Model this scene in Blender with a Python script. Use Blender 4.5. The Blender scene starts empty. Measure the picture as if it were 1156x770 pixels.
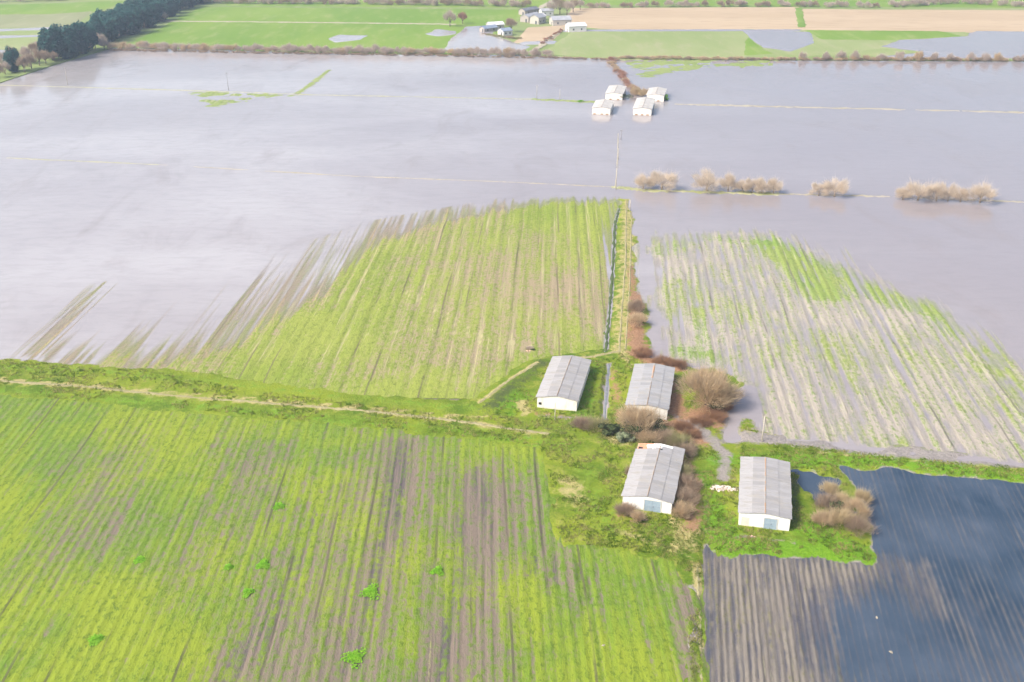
import bpy, math, random
import numpy as np

C = bpy.context.scene.collection
R = math.radians
F, CX, CY, HC = 1150.0, 578.0, 385.0, 100.0          # lens and height of the drone
TH = math.atan(540 / F)
rnd = random.Random(7)

# ------------------------------------------------------------------ basics
def G(px, py, z=0.0):
    """where the ray through a photo point meets the level z (surveying the place from the photo)"""
    x = (px - CX) / F; y = (py - CY) / F
    dy = math.cos(TH) - y * math.sin(TH); dz = -math.sin(TH) - y * math.cos(TH)
    t = (z - HC) / dz
    return (x * t, dy * t)
def GP(pts, z=0.0): return np.array([G(a, b, z) for a, b in pts])

def hash2(ix, iy, seed):
    h = (ix.astype(np.int64) * 374761393 + iy.astype(np.int64) * 668265263 + seed * 974634777) & 0x7fffffff
    h = ((h ^ (h >> 13)) * 1274126177) & 0x7fffffff
    h = (h ^ (h >> 16)) & 0xffff
    return h / 65535.0
def vn(x, y, seed=0):
    x = np.asarray(x, float); y = np.asarray(y, float)
    ix = np.floor(x); iy = np.floor(y); fx = x - ix; fy = y - iy
    fx = fx * fx * (3 - 2 * fx); fy = fy * fy * (3 - 2 * fy)
    a = hash2(ix, iy, seed); b = hash2(ix + 1, iy, seed); c = hash2(ix, iy + 1, seed); d = hash2(ix + 1, iy + 1, seed)
    return (a * (1 - fx) + b * fx) * (1 - fy) + (c * (1 - fx) + d * fx) * fy
def fbm(x, y, seed=0, n=3):
    s = 0; a = .5; t = 0
    for i in range(n):
        s = s + a * vn(x * 2 ** i, y * 2 ** i, seed + i * 17); t += a; a *= .5
    return s / t                                           # 0..1
def sdpoly(x, y, poly):
    """signed distance, positive inside"""
    d = np.full(x.shape, 1e9); ins = np.zeros(x.shape, bool); n = len(poly)
    for i in range(n):
        ax, ay = poly[i]; bx, by = poly[(i + 1) % n]
        ex, ey = bx - ax, by - ay; L = ex * ex + ey * ey + 1e-9
        t = np.clip(((x - ax) * ex + (y - ay) * ey) / L, 0, 1)
        d = np.minimum(d, np.hypot(x - ax - t * ex, y - ay - t * ey))
        c = ((ay > y) != (by > y)) & (x < (bx - ax) * (y - ay) / (by - ay + 1e-12) + ax)
        ins ^= c
    return np.where(ins, d, -d)
def dline(x, y, pl):
    d = np.full(x.shape, 1e9)
    for i in range(len(pl) - 1):
        ax, ay = pl[i]; bx, by = pl[i + 1]; ex, ey = bx - ax, by - ay
        t = np.clip(((x - ax) * ex + (y - ay) * ey) / (ex * ex + ey * ey + 1e-9), 0, 1)
        d = np.minimum(d, np.hypot(x - ax - t * ex, y - ay - t * ey))
    return d
def sstep(a, b, x):
    t = np.clip((x - a) / (b - a), 0, 1); return t * t * (3 - 2 * t)

# ------------------------------------------------------------------ material nodes
class NT:
    def __init__(s, name):
        s.m = bpy.data.materials.new(name); s.m.use_nodes = True; s.t = s.m.node_tree
        s.b = s.t.nodes['Principled BSDF']; s.n = s.t.nodes; s.l = s.t.links
    def val(s, sock, v):
        if isinstance(v, (int, float)): sock.default_value = v
        elif isinstance(v, tuple): sock.default_value = v if len(sock.default_value) == len(v) else tuple(v) + (1,)
        else: s.l.new(v, sock)
    def coord(s, k='Object'): return s.n.new('ShaderNodeTexCoord').outputs[k]
    def scale(s, v, sc):
        n = s.n.new('ShaderNodeMapping'); s.val(n.inputs['Vector'], v); n.inputs['Scale'].default_value = sc; return n.outputs[0]
    def noise(s, v, sc=1.0, det=3, rough=.55, dist=0):
        n = s.n.new('ShaderNodeTexNoise'); s.val(n.inputs['Vector'], v); n.inputs['Scale'].default_value = sc
        n.inputs['Detail'].default_value = det; n.inputs['Roughness'].default_value = rough; n.inputs['Distortion'].default_value = dist
        return n.outputs['Fac']
    def math(s, op, a, b=0.0, c=None, clamp=False):
        n = s.n.new('ShaderNodeMath'); n.operation = op; n.use_clamp = clamp
        s.val(n.inputs[0], a); s.val(n.inputs[1], b)
        if c is not None: s.val(n.inputs[2], c)
        return n.outputs[0]
    def add(s, *a):
        r = a[0]
        for x in a[1:]: r = s.math('ADD', r, x)
        return r
    def mul(s, a, b): return s.math('MULTIPLY', a, b)
    def ss(s, v, lo, hi, a=0.0, b=1.0):
        n = s.n.new('ShaderNodeMapRange'); n.interpolation_type = 'SMOOTHSTEP'; s.val(n.inputs[0], v)
        n.inputs[1].default_value = lo; n.inputs[2].default_value = hi; n.inputs[3].default_value = a; n.inputs[4].default_value = b
        return n.outputs[0]
    def mix(s, f, a, b):
        n = s.n.new('ShaderNodeMix'); n.data_type = 'RGBA'; s.val(n.inputs[0], f); s.val(n.inputs[6], a); s.val(n.inputs[7], b); return n.outputs[2]
    def pos(s): return s.n.new('ShaderNodeNewGeometry').outputs['Position']
    def attr(s, name):
        n = s.n.new('ShaderNodeAttribute'); n.attribute_name = name; return n.outputs['Fac']
    def sep(s, v):
        n = s.n.new('ShaderNodeSeparateXYZ'); s.val(n.inputs[0], v); return n.outputs
    def bump(s, h, st=.5, d=.1):
        n = s.n.new('ShaderNodeBump'); n.inputs['Strength'].default_value = st; n.inputs['Distance'].default_value = d
        s.val(n.inputs['Height'], h); s.l.new(n.outputs[0], s.b.inputs['Normal'])
    def out(s, col, rough=.9, spec=.25):
        s.val(s.b.inputs['Base Color'], col); s.val(s.b.inputs['Roughness'], rough); s.val(s.b.inputs['Specular IOR Level'], spec)
        return s.m

def simple(name, c1, c2=None, sc=1.5, rough=.85, spec=.3, bump=0, stretch=(1, 1, 1), lo=.35, hi=.65):
    k = NT(name); v = k.scale(k.coord(), stretch)
    n = k.noise(v, sc, 4, .6)
    if bump: k.bump(n, bump, .05)
    return k.out(k.mix(k.ss(n, lo, hi), c1, c2 or tuple(x * .75 for x in c1)), rough, spec)

def leafy(name, c1, c2, sc=.6, tr=.35):
    k = NT(name); n = k.noise(k.coord(), sc, 4, .6); c = k.mix(k.ss(n, .38, .62), c1, c2); k.out(c, .9, .1)
    t = k.n.new('ShaderNodeBsdfTranslucent'); k.val(t.inputs[0], c); mx = k.n.new('ShaderNodeMixShader'); mx.inputs[0].default_value = tr
    k.l.new(k.b.outputs[0], mx.inputs[1]); k.l.new(t.outputs[0], mx.inputs[2])
    om = [q for q in k.n if q.type == 'OUTPUT_MATERIAL'][0]; k.l.new(mx.outputs[0], om.inputs[0]); return k.m

# ------------------------------------------------------------------ mesh helpers
def mesh_obj(name, V, Fc, mat=None, parent=None, smooth=False, loc=(0, 0, 0), rz=0.0):
    me = bpy.data.meshes.new(name); me.from_pydata([tuple(map(float, v)) for v in V], [], Fc); me.update()
    return link(name, me, mat, parent, smooth, loc, rz)
def link(name, me, mat=None, parent=None, smooth=False, loc=(0, 0, 0), rz=0.0):
    if mat: me.materials.append(mat)
    if smooth: me.polygons.foreach_set('use_smooth', [True] * len(me.polygons))
    o = bpy.data.objects.new(name, me); C.objects.link(o); o.location = loc; o.rotation_euler = (0, 0, rz)
    if parent: o.parent = parent
    return o
def big_mesh(name, V, quads, smooth=True):
    """numpy arrays straight into a mesh; quads (n,k)"""
    me = bpy.data.meshes.new(name); k = quads.shape[1]
    me.vertices.add(len(V)); me.vertices.foreach_set('co', V.astype(np.float32).ravel())
    me.loops.add(quads.size); me.loops.foreach_set('vertex_index', quads.astype(np.int32).ravel())
    me.polygons.add(len(quads)); me.polygons.foreach_set('loop_start', np.arange(0, quads.size, k, dtype=np.int32))
    me.polygons.foreach_set('use_smooth', np.full(len(quads), smooth)); me.update(calc_edges=True); me.validate()
    return me
def grid(name, origin, az, u0, u1, du, v0, v1, dv, hfn, mat, attrs=None, zmin=-.5, film=None):
    """height grid in a frame turned by az: local x runs across the rows, local y along them"""
    us = np.arange(u0, u1 + du * .5, du); vs = np.arange(v0, v1 + dv * .5, dv)
    U, W = np.meshgrid(us, vs); ca, sa = math.cos(az), math.sin(az)
    X = origin[0] + U * ca + W * sa; Y = origin[1] - U * sa + W * ca
    Z = hfn(X, Y, U, W); nu, nv = len(us), len(vs)
    i = np.arange(nu * nv).reshape(nv, nu)
    q = np.stack([i[:-1, :-1], i[:-1, 1:], i[1:, 1:], i[1:, :-1]], -1).reshape(-1, 4)
    zz = Z.ravel(); keep = zz[q].max(1) > (zmin if film is None else -.34)
    if film is not None:
        attrs = dict(attrs); D = np.maximum(-Z, 0); attrs['depth'] = lambda X, Y, U, V: D; zz = np.maximum(zz, film)
    me = big_mesh(name, np.stack([U.ravel(), W.ravel(), zz], 1), q[keep])
    if len(me.vertices) == nu * nv and attrs:
        for k, fn in attrs.items():
            a = me.attributes.new(k, 'FLOAT', 'POINT'); a.data.foreach_set('value', np.broadcast_to(fn(X, Y, U, W), X.shape).astype(np.float32).ravel())
    return link(name, me, mat, None, False, (origin[0], origin[1], 0), -az)
def structure(o): o['kind'] = 'structure'; return o
def tag(o, label, cat, group=None):
    o['label'] = label; o['category'] = cat
    if group: o['group'] = group
    return o
def empty(name, loc, rz=0.0):
    o = bpy.data.objects.new(name, None); C.objects.link(o); o.location = loc; o.rotation_euler = (0, 0, rz); o.empty_display_size = .5; return o
def copy_thing(o, loc, rz, sc=None):
    c = o.copy(); C.objects.link(c); c.location = loc; c.rotation_euler = (0, 0, rz)
    if sc: c.scale = sc
    for ch in o.children:
        d = ch.copy(); C.objects.link(d); d.parent = c
    return c
class MB:
    def __init__(s): s.v = []; s.f = []
    def box(s, x0, x1, y0, y1, z0, z1):
        n = len(s.v); s.v += [(x0, y0, z0), (x1, y0, z0), (x1, y1, z0), (x0, y1, z0), (x0, y0, z1), (x1, y0, z1), (x1, y1, z1), (x0, y1, z1)]
        s.f += [tuple(n + i for i in q) for q in ((0, 3, 2, 1), (4, 5, 6, 7), (0, 1, 5, 4), (1, 2, 6, 5), (2, 3, 7, 6), (3, 0, 4, 7))]; return s
    def tube(s, pts, rads, n=6, cap=True):
        pts = [np.array(p, float) for p in pts]; b = len(s.v)
        for i, (p, r) in enumerate(zip(pts, rads)):
            d = pts[min(i + 1, len(pts) - 1)] - pts[max(i - 1, 0)]; d = d / (np.linalg.norm(d) + 1e-9)
            a = np.cross(d, (0, 0, 1) if abs(d[2]) < .9 else (1, 0, 0)); a /= np.linalg.norm(a); c = np.cross(d, a)
            for j in range(n):
                t = 2 * math.pi * j / n; s.v.append(tuple(p + r * (a * math.cos(t) + c * math.sin(t))))
        for i in range(len(pts) - 1):
            for j in range(n):
                s.f.append((b + i * n + j, b + i * n + (j + 1) % n, b + (i + 1) * n + (j + 1) % n, b + (i + 1) * n + j))
        if cap: s.f += [tuple(b + j for j in range(n))[::-1], tuple(b + (len(pts) - 1) * n + j for j in range(n))]
        return s
    def poly(s, pts):
        n = len(s.v); s.v += [tuple(p) for p in pts]; s.f.append(tuple(range(n, n + len(pts)))); return s
    def prism(s, prof, y0, y1):
        """profile in x,z extruded along y"""
        n = len(s.v); k = len(prof)
        s.v += [(x, y0, z) for x, z in prof] + [(x, y1, z) for x, z in prof]
        s.f.append(tuple(n + i for i in range(k))); s.f.append(tuple(n + k + i for i in range(k))[::-1])
        s.f += [(n + i, n + k + i, n + k + (i + 1) % k, n + (i + 1) % k) for i in range(k)]; return s
    def rock(s, c, r, sd):
        g = random.Random(sd); n = len(s.v); ph = (1 + 5 ** .5) / 2
        vs = [(-1, ph, 0), (1, ph, 0), (-1, -ph, 0), (1, -ph, 0), (0, -1, ph), (0, 1, ph), (0, -1, -ph), (0, 1, -ph), (ph, 0, -1), (ph, 0, 1), (-ph, 0, -1), (-ph, 0, 1)]
        for a in vs:
            q = r / 1.9 * g.uniform(.7, 1.25); s.v.append((c[0] + a[0] * q, c[1] + a[1] * q, c[2] + a[2] * q * .7))
        s.f += [tuple(n + i for i in t) for t in ((0, 11, 5), (0, 5, 1), (0, 1, 7), (0, 7, 10), (0, 10, 11), (1, 5, 9), (5, 11, 4), (11, 10, 2), (10, 7, 6), (7, 1, 8), (3, 9, 4), (3, 4, 2), (3, 2, 6), (3, 6, 8), (3, 8, 9), (4, 9, 5), (2, 4, 11), (6, 2, 10), (8, 6, 7), (9, 8, 1))]
        return s
    def build(s, name, mat, parent=None, smooth=False, loc=(0, 0, 0), rz=0.0): return mesh_obj(name, s.v, s.f, mat, parent, smooth, loc, rz)

# ------------------------------------------------------------------ world, sun, camera
sc = bpy.context.scene
W = bpy.data.worlds.new('World'); sc.world = W; W.use_nodes = True
SUN = np.array([-.80, -.42, .88]); SUN /= np.linalg.norm(SUN)
sky = W.node_tree.nodes.new('ShaderNodeTexSky'); sky.sky_type = 'NISHITA'; sky.sun_disc = False
sky.sun_elevation = math.asin(SUN[2]); sky.sun_rotation = math.atan2(SUN[0], SUN[1])
sky.air_density = 1.0; sky.dust_density = 6.0; sky.ozone_density = 1.0; sky.altitude = 0
W.node_tree.links.new(sky.outputs[0], W.node_tree.nodes['Background'].inputs[0])
W.node_tree.nodes['Background'].inputs[1].default_value = .15
L = bpy.data.lights.new('sun', 'SUN'); L.energy = 2.3; L.angle = R(12); L.color = (1, .96, .9)
lo = bpy.data.objects.new('sun', L); C.objects.link(lo)
import mathutils
lo.rotation_euler = mathutils.Vector(SUN).to_track_quat('Z', 'Y').to_euler(); lo.location = (-200, -100, 300)
cam = bpy.data.cameras.new('camera'); co = bpy.data.objects.new('camera', cam); C.objects.link(co)
cam.sensor_width = 36; cam.lens = F / 1156 * 36; cam.clip_end = 20000; cam.clip_start = 1
co.location = (0, 0, HC); co.rotation_euler = (R(90) - TH, 0, 0); sc.camera = co
sc.view_settings.view_transform = 'Standard'; sc.view_settings.look = 'None'; sc.view_settings.gamma = 1
sc.view_settings.exposure = 1.0
sc.render.engine = 'CYCLES'; sc.cycles.max_bounces = 6; sc.cycles.volume_bounces = 0

# ------------------------------------------------------------------ water layers
def flood_layer(k):
    """turbid flood: sediment drifts in broad patches, ripple streaks are painted into the colour, wind raises ripples here and lets it lie calm there"""
    o = k.pos(); c1, c2 = (.208, .186, .192), (.33, .318, .32)
    big = k.noise(k.scale(o, (.5, 1, 1)), .009, 5, .6, .4); silt_ripple = k.noise(k.scale(o, (1, .45, 1)), .05, 5, .65, .8); fine = k.noise(k.scale(o, (.35, 1, 1)), .35, 5, .7, .3)
    wind = k.noise(k.scale(o, (1, .5, 1)), .022, 5, .62, 1.0)
    r1 = k.noise(k.scale(o, (.5, 1, 1)), .45, 4, .65); r2 = k.noise(k.scale(o, (.6, 1, 1)), 1.6, 3, .65)
    h = k.mul(k.add(k.mul(r1, 1.0), k.mul(r2, .5)), k.ss(wind, .38, .62, .25, 1.0))
    x, y, z = k.sep(o); side = k.ss(k.add(x, k.mul(k.add(big, -.5), 320)), -110, 130)
    c = k.mix(k.ss(big, .36, .64), c2, k.mix(.5, c1, c2)); c = k.mix(k.mul(side, .9), c, c1)
    c = k.mix(k.ss(silt_ripple, .5, .75, 0, .45), c, (.195, .165, .155)); c = k.mix(k.ss(fine, .42, .68, 0, .22), c, (.17, .155, .158))  # sediment tint, with ripple tone put into the colour as finer streaks
    return c, k.ss(wind, .35, .65, .03, .10), h, .16, .5, 1.36
def pond_layer(k):
    """clear dark water lying on drowned peat"""
    o = k.pos(); big = k.noise(o, .045, 5, .6); fi = k.noise(k.scale(o, (1, .3, 1)), .3, 5, .7)
    c = k.mix(k.ss(big, .3, .7), (.016, .034, .058), (.050, .070, .100)); c = k.mix(k.ss(fi, .45, .75, 0, .5), c, (.075, .092, .12))
    return c, k.ss(k.noise(o, .07, 3, .6), .35, .65, .04, .14), k.noise(o, 1.3, 3, .6), .06, .2, 1.33
def m_water(name, layer):
    k = NT(name); c, r, h, st, d, ior = layer(k); k.bump(h, st, d); k.b.inputs['IOR'].default_value = ior; return k.out(c, r, .5)
WATER = m_water('flood_water', flood_layer); POND = m_water('dark_pond_water', pond_layer)

# ------------------------------------------------------------------ ground materials
def m_land():
    k = NT('rough_grass'); o = k.coord(); n1 = k.noise(o, .06, 4); n2 = k.noise(o, .45, 5, .65); n3 = k.noise(o, 2.2, 4, .7)
    g = k.mix(k.ss(n1, .35, .65), (.075, .135, .006), (.175, .225, .012))
    g = k.mix(k.ss(n2, .42, .72), g, (.215, .235, .035))
    g = k.mix(k.mul(k.ss(n3, .5, .75), .5), g, (.06, .09, .01))
    def lay(g, a, col1, col2, hard=.2):
        f = k.ss(k.add(k.attr(a), .1 if a == 'dry' else 0.0, k.mul(k.add(n2, -.5), 1.5), k.mul(k.add(n3, -.5), .9)), .5 - hard, .5 + hard)
        return k.mix(f, g, k.mix(k.ss(n3, .35, .65), col1, col2))
    g = lay(g, 'lush', (.085, .19, .004), (.12, .235, .012))
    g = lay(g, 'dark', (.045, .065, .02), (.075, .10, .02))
    g = lay(g, 'dry', (.36, .32, .13), (.28, .24, .10))
    g = lay(g, 'rust', (.22, .12, .065), (.29, .175, .10))
    g = lay(g, 'mud', (.27, .245, .225), (.19, .17, .155))
    k.bump(k.add(n2, k.mul(n3, .6)), .9, .5)
    return k.out(g, k.ss(k.attr('mud'), .4, .9, .95, .5), .2)

def m_field(name, soil1, soil2, wet, g1, g2, straw, period, along=.03, ga=1.0, layer=None, clear=.2):
    """ploughed or sown field: object x runs across the rows, y along them"""
    k = NT(name); o = k.coord(); x, y, z = k.sep(o)
    wob = k.noise(o, .02, 2)
    sA = k.noise(k.scale(o, (.55, along * .7, 0)), 1.0, 4, .65)           # broad streaks along the rows
    sB = k.noise(k.scale(o, (1.9, along * 2.2, 0)), 1.0, 4, .65)          # fine streaks
    cl = k.noise(k.scale(o, (1, .55, 1)), 1.6, 5, .72)                  # tufts
    big = k.noise(o, .035, 4, .6)
    row = k.math('SINE', k.add(k.mul(x, 2 * math.pi / period), k.mul(wob, 3.0), k.mul(k.noise(k.scale(o, (.13, .003, 0)), 1.0, 2), 11.0)))
    soil = k.mix(k.ss(sB, .35, .65), soil1, soil2)
    soil = k.mix(k.mul(k.ss(cl, .5, .72), .5), soil, tuple(c * .6 for c in soil1))
    soil = k.mix(k.ss(k.add(k.attr('wet'), k.mul(k.add(sA, -.5), 1.4), k.mul(k.add(sB, -.5), .8)), .35, .7), soil, wet)
    gr = k.mix(k.ss(k.add(big, k.mul(k.add(sA, -.5), .5)), .38, .62), g1, g2)
    gr = k.mix(k.ss(cl, .45, .75), gr, tuple(c * .55 for c in g1))
    cl2 = k.noise(o, .7, 4, .7)
    cov = k.add(k.attr('green'), k.mul(k.add(sA, -.5), .95 * ga), k.mul(k.add(sB, -.5), .9), k.mul(row, .07), k.mul(k.add(cl, -.5), 1.5), k.mul(k.add(cl2, -.5), .9), k.mul(k.add(big, -.5), 1.3))
    c = k.mix(k.ss(cov, .25, .8, .0, .93), soil, gr)
    tr = k.math('FRACT', k.math('DIVIDE', k.add(x, k.mul(wob, 2.5)), 5.7)); tram = k.mul(k.ss(k.math('ABSOLUTE', k.add(tr, -.5)), .02, .05, 1, 0), k.ss(k.noise(k.scale(o, (.3, .03, 1)), 1, 3), .45, .6))
    c = k.mix(k.mul(tram, .7), c, tuple(v * .38 for v in soil1))
    st = k.add(k.attr('straw'), k.mul(k.add(sA, -.5), -1.2), k.mul(k.add(sB, -.5), 1.4), k.mul(row, -.12), k.mul(k.add(cl, -.5), .5))
    c = k.mix(k.ss(st, .5, .8, 0, .85), c, straw)
    k.bump(k.add(k.mul(cl, .8), k.mul(row, .15), k.mul(sB, .3)), .8, .35)
    wt = k.ss(k.add(k.attr('shore'), k.mul(k.add(sB, -.5), .5)), .3, .8); c = k.mix(k.mul(wt, .4), c, wet)
    k.out(c, k.ss(wt, 0, 1, .92, .3), .3)
    if layer:                                              # shallow water over the bed: the deeper, the less of the bed shows
        w = k.n.new('ShaderNodeBsdfPrincipled'); wc, wr, wh, wst, wd, ior = layer(k); bn = k.n.new('ShaderNodeBump'); bn.inputs['Strength'].default_value = wst; bn.inputs['Distance'].default_value = wd
        k.val(bn.inputs['Height'], wh); k.l.new(bn.outputs[0], w.inputs['Normal']); k.val(w.inputs['Base Color'], wc); k.val(w.inputs['Roughness'], wr); w.inputs['IOR'].default_value = ior
        f = k.ss(k.add(k.attr('depth'), k.mul(k.mul(k.add(k.mul(sB, .6), k.mul(cl, .5), -.55), k.ss(k.attr('depth'), .0, clear * .8, 1, 0)), clear * .7)), 0.0, clear)
        mx = k.n.new('ShaderNodeMixShader'); k.val(mx.inputs[0], f); k.l.new(k.b.outputs[0], mx.inputs[1]); k.l.new(w.outputs[0], mx.inputs[2])
        om = [q for q in k.n if q.type == 'OUTPUT_MATERIAL'][0]; k.l.new(mx.outputs[0], om.inputs[0])
    return k.m

# ------------------------------------------------------------------ water
o = structure(mesh_obj('water', [(-1500, 60, 0), (1500, 60, 0), (1500, 640, 0), (-1500, 640, 0)], [(0, 1, 2, 3)], WATER))
pp = GP([(-400, 428), (560, 492), (700, 512), (880, 517), (958, 524), (1160, 541), (1700, 575)])
o = structure(mesh_obj('pond_water', [(a, b, .012) for a, b in pp] + [(260, 10, .012), (-260, 10, .012)], [tuple(range(9))[::-1]], POND))

# ------------------------------------------------------------------ near land
LAND = GP([(-400, 378), (-60, 398), (18, 406), (110, 412), (220, 417), (300, 428), (400, 441), (520, 452), (590, 408), (640, 396), (682, 392), (688, 330), (693, 250), (699, 224), (712, 224), (717, 290), (724, 330), (733, 350), (735, 385), (745, 402), (800, 412), (842, 432), (838, 470), (858, 486), (1000, 501), (1156, 517), (1700, 556), (1700, 585), (1156, 547), (1040, 534), (955, 529), (965, 545), (985, 575), (986, 600), (988, 638), (900, 632), (803, 626), (800, 660), (803, 770), (806, 1000), (822, 2200), (-2500, 2200), (-900, 1000)])
PUDDLES = [GP(p) for p in ([(898, 532), (925, 536), (945, 545), (938, 556), (912, 552)], [(903, 545), (935, 556), (962, 575), (955, 590), (925, 570)], [(690, 0), (690, 1), (691, 1)])]
PAL = {
 'mud': [([(830, 492), (905, 497), (1000, 508), (1156, 522), (1500, 552)], 2.6, .95), ([(735, 400), (770, 408), (790, 414)], 1.6, .9), ([(838, 440), (828, 470), (824, 495)], 2.2, .8),
         ([(784, 476), (800, 492), (818, 512), (817, 540)], 1.5, .75), ([(805, 551), (836, 551)], .8, .55), ([(778, 665), (782, 700), (788, 800)], 1.0, .95), ([(762, 470), (790, 486)], 1.2, .6), ([(760, 560), (790, 570)], 1.2, .4),
         ([(610, 470), (650, 472)], 1.0, .55), ([(830, 605), (895, 612)], .5, .6)],
 'dry': [([(-200, 415), (0, 430), (100, 437), (200, 447), (300, 455), (400, 463), (500, 473), (560, 482), (620, 490)], .9, .55), ([(0, 427), (200, 443), (400, 459), (560, 473)], .25, .7),
         ([(709, 226), (708, 300), (704, 350), (702, 398)], 2.6, .52), ([(540, 456), (575, 430), (605, 412)], .5, .85), ([(640, 404), (670, 403), (699, 396)], .5, .9), ([(699, 396), (712, 412)], .4, .8),
         ([(787, 640), (790, 700), (793, 800)], .7, .85), ([(765, 590), (780, 602), (770, 615)], 2.6, .55), ([(640, 545), (648, 560)], 2.5, .5), ([(840, 488), (900, 492)], .8, .8), ([(900, 510), (1156, 530)], .35, .5),
         ([(590, 455), (592, 466)], 1.4, .6), ([(690, 490), (700, 500)], 2.0, .5), ([(700, 600), (780, 628)], .9, .5), ([(780, 480), (812, 500)], .7, .6), ([(962, 534), (1156, 551)], .4, .6)],
 'rust': [([(712, 300), (716, 340), (722, 395)], 1.6, .6), ([(735, 495), (765, 505), (776, 540), (773, 580)], 2.0, .5), ([(745, 470), (755, 482)], 2.0, .6), ([(752, 430), (760, 462), (790, 496)], 2.8, .85), ([(765, 515), (782, 545), (780, 592)], 2.4, .65), ([(690, 420), (698, 460), (700, 484)], 1.6, .5), ([(610, 468), (648, 472)], 1.3, .5), ([(835, 604), (892, 611)], .7, .5), ([(650, 478), (690, 486)], 1.5, .5), ([(604, 468), (650, 473)], 1.0, .5), ([(700, 582), (725, 592)], 1.0, .5), ([(719, 330), (718, 360), (720, 400), (745, 412), (768, 416)], 2.0, .95), ([(716, 380), (725, 398)], 3.0, .8), ([(790, 470), (815, 475), (810, 460)], 4.2, .85), ([(762, 478), (785, 492)], 2.4, .8), ([(660, 480), (680, 482)], 1.5, .5), ([(650, 470), (660, 476)], 1.5, .5)],
 'dark': [([(609, 411), (580, 437), (552, 462)], 2.6, .62), ([(684, 396), (690, 330), (694.5, 252)], .9, .8), ([(690, 490), (730, 490), (760, 500)], 3.0, .85), ([(775, 530), (772, 580)], 2.4, .75), ([(682, 412), (679, 470)], .8, .6), ([(799, 560), (798, 640), (802, 780)], .8, .5), ([(898, 528), (897, 590)], 1.0, .7), ([(550, 466), (640, 490)], .8, .5), ([(652, 455), (668, 410)], .8, .5)],  # strips along the right walls of two barns put their shade into the colour
 'lush': [([(-100, 400), (0, 414), (220, 428), (420, 450), (540, 462)], 3.0, .4), ([(0, 440), (300, 466), (520, 488), (640, 505)], 3.0, .45), ([(585, 447), (570, 462)], 3.5, .75), ([(668, 415), (655, 470)], 3.0, .55), ([(810, 520), (1000, 520), (1156, 538)], 3.0, .7), ([(800, 580), (830, 618), (975, 630)], 4.0, .85), ([(915, 600), (975, 625)], 3.5, .8), ([(795, 535), (812, 600)], 3.0, .6), ([(796, 650), (798, 780)], .8, .85), ([(660, 530), (690, 600)], 4.0, .4), ([(740, 595), (770, 620)], 3.0, .4)],
}
PAL = {k: [(GP(p, .3), w, s) for p, w, s in v] for k, v in PAL.items()}
CHAN = GP([(687.5, 410), (685, 440), (682.5, 474)], .2)
DITCH = GP([(684, 397), (690, 330), (694.5, 252), (699, 235)], .2)
RDITCH = GP([(795, 560), (797, 620), (801, 700), (806, 900)], .2)
BL = GP([(-400, 412), (0, 444), (150, 456), (300, 470), (450, 484), (560, 496), (612, 503), (624, 540), (628, 590), (640, 612), (700, 618), (765, 632), (779, 660), (784, 770), (790, 1000), (806, 2200), (-2500, 2200), (-900, 1000)], .3)
def Hland(X, Y):
    sd = sdpoly(X, Y, LAND) + (fbm(X * .35, Y * .35, 5) - .5) * 2.4
    z = np.clip(sd * .13, -.8, .38) + (fbm(X * .25, Y * .25, 9, 4) - .5) * .28
    for p in PUDDLES: z = z - .62 * sstep(-1.5, 1.0, sdpoly(X, Y, p) + (fbm(X * .5, Y * .5, 3) - .5) * 3)
    z = z - .5 * np.exp(-(dline(X, Y, CHAN) / .8) ** 2) - .4 * np.exp(-(dline(X, Y, DITCH) / .4) ** 2) - .25 * np.exp(-(dline(X, Y, RDITCH) / .8) ** 2)
    z = z - .5 * sstep(.5, 4, sdpoly(X, Y, BL))
    for pl, w_, dd in ((PAL['mud'][0][0], 1.7, .5), (PAL['mud'][1][0], 1.1, .45), (PAL['mud'][2][0], 1.6, .5)): z = z - dd * np.exp(-(dline(X, Y, pl) / w_) ** 2) * sstep(.3, .6, fbm(X * .12, Y * .3, 95, 3) + .08)
    emb = np.exp(-(dline(X, Y, PAL['dark'][0][0]) / 2.6) ** 2); z = z + .5 * emb
    return z
def hz(x, y): return float(Hland(np.array([x]), np.array([y]))[0])
def paint(kind):
    def fn(X, Y, U, V):
        a = np.zeros(X.shape)
        for pl, w, s in PAL[kind]:
            a = np.maximum(a, s * np.exp(-(dline(X, Y, pl) / w) ** 2 * .8))
        if kind == 'mud': a = np.maximum(a, .7 * sstep(.13, .0, Hland(X, Y)))
        return a
    return fn
structure(grid('grass_verge', (0, 0), 0, -210, 210, .75, 20, 322, .9, lambda X, Y, U, V: Hland(X, Y), m_land(), {k: paint(k) for k in PAL}))

# channel bed, wet ditches: narrow strips of still water lying in the cut channels
def ribbon(name, pl, w, z, mat, n=6, jitter=.25, seed=1):
    pl = np.array(pl); pts = []
    for i in range(len(pl) - 1):
        for t in np.linspace(0, 1, n, endpoint=False): pts.append(pl[i] * (1 - t) + pl[i + 1] * t)
    pts.append(pl[-1]); pts = np.array(pts); V = []; Fc = []; g = random.Random(seed)
    for i, p in enumerate(pts):
        d = pts[min(i + 1, len(pts) - 1)] - pts[max(i - 1, 0)]; d = d / np.linalg.norm(d); nn = np.array([-d[1], d[0]])
        a = w / 2 * (1 + g.uniform(-jitter, jitter)); b = w / 2 * (1 + g.uniform(-jitter, jitter))
        zz = z(p[0], p[1]) if callable(z) else z
        V += [(*(p + nn * a), zz - .12), (*(p + nn * a * .6), zz), (*(p - nn * b * .6), zz), (*(p - nn * b), zz - .12)]
        if i: q = 4 * i; Fc += [(q - 4 + j, q - 3 + j, q + 1 + j, q + j) for j in range(3)]
    return mesh_obj(name, V, [f[::-1] for f in Fc], mat, smooth=True)
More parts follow.
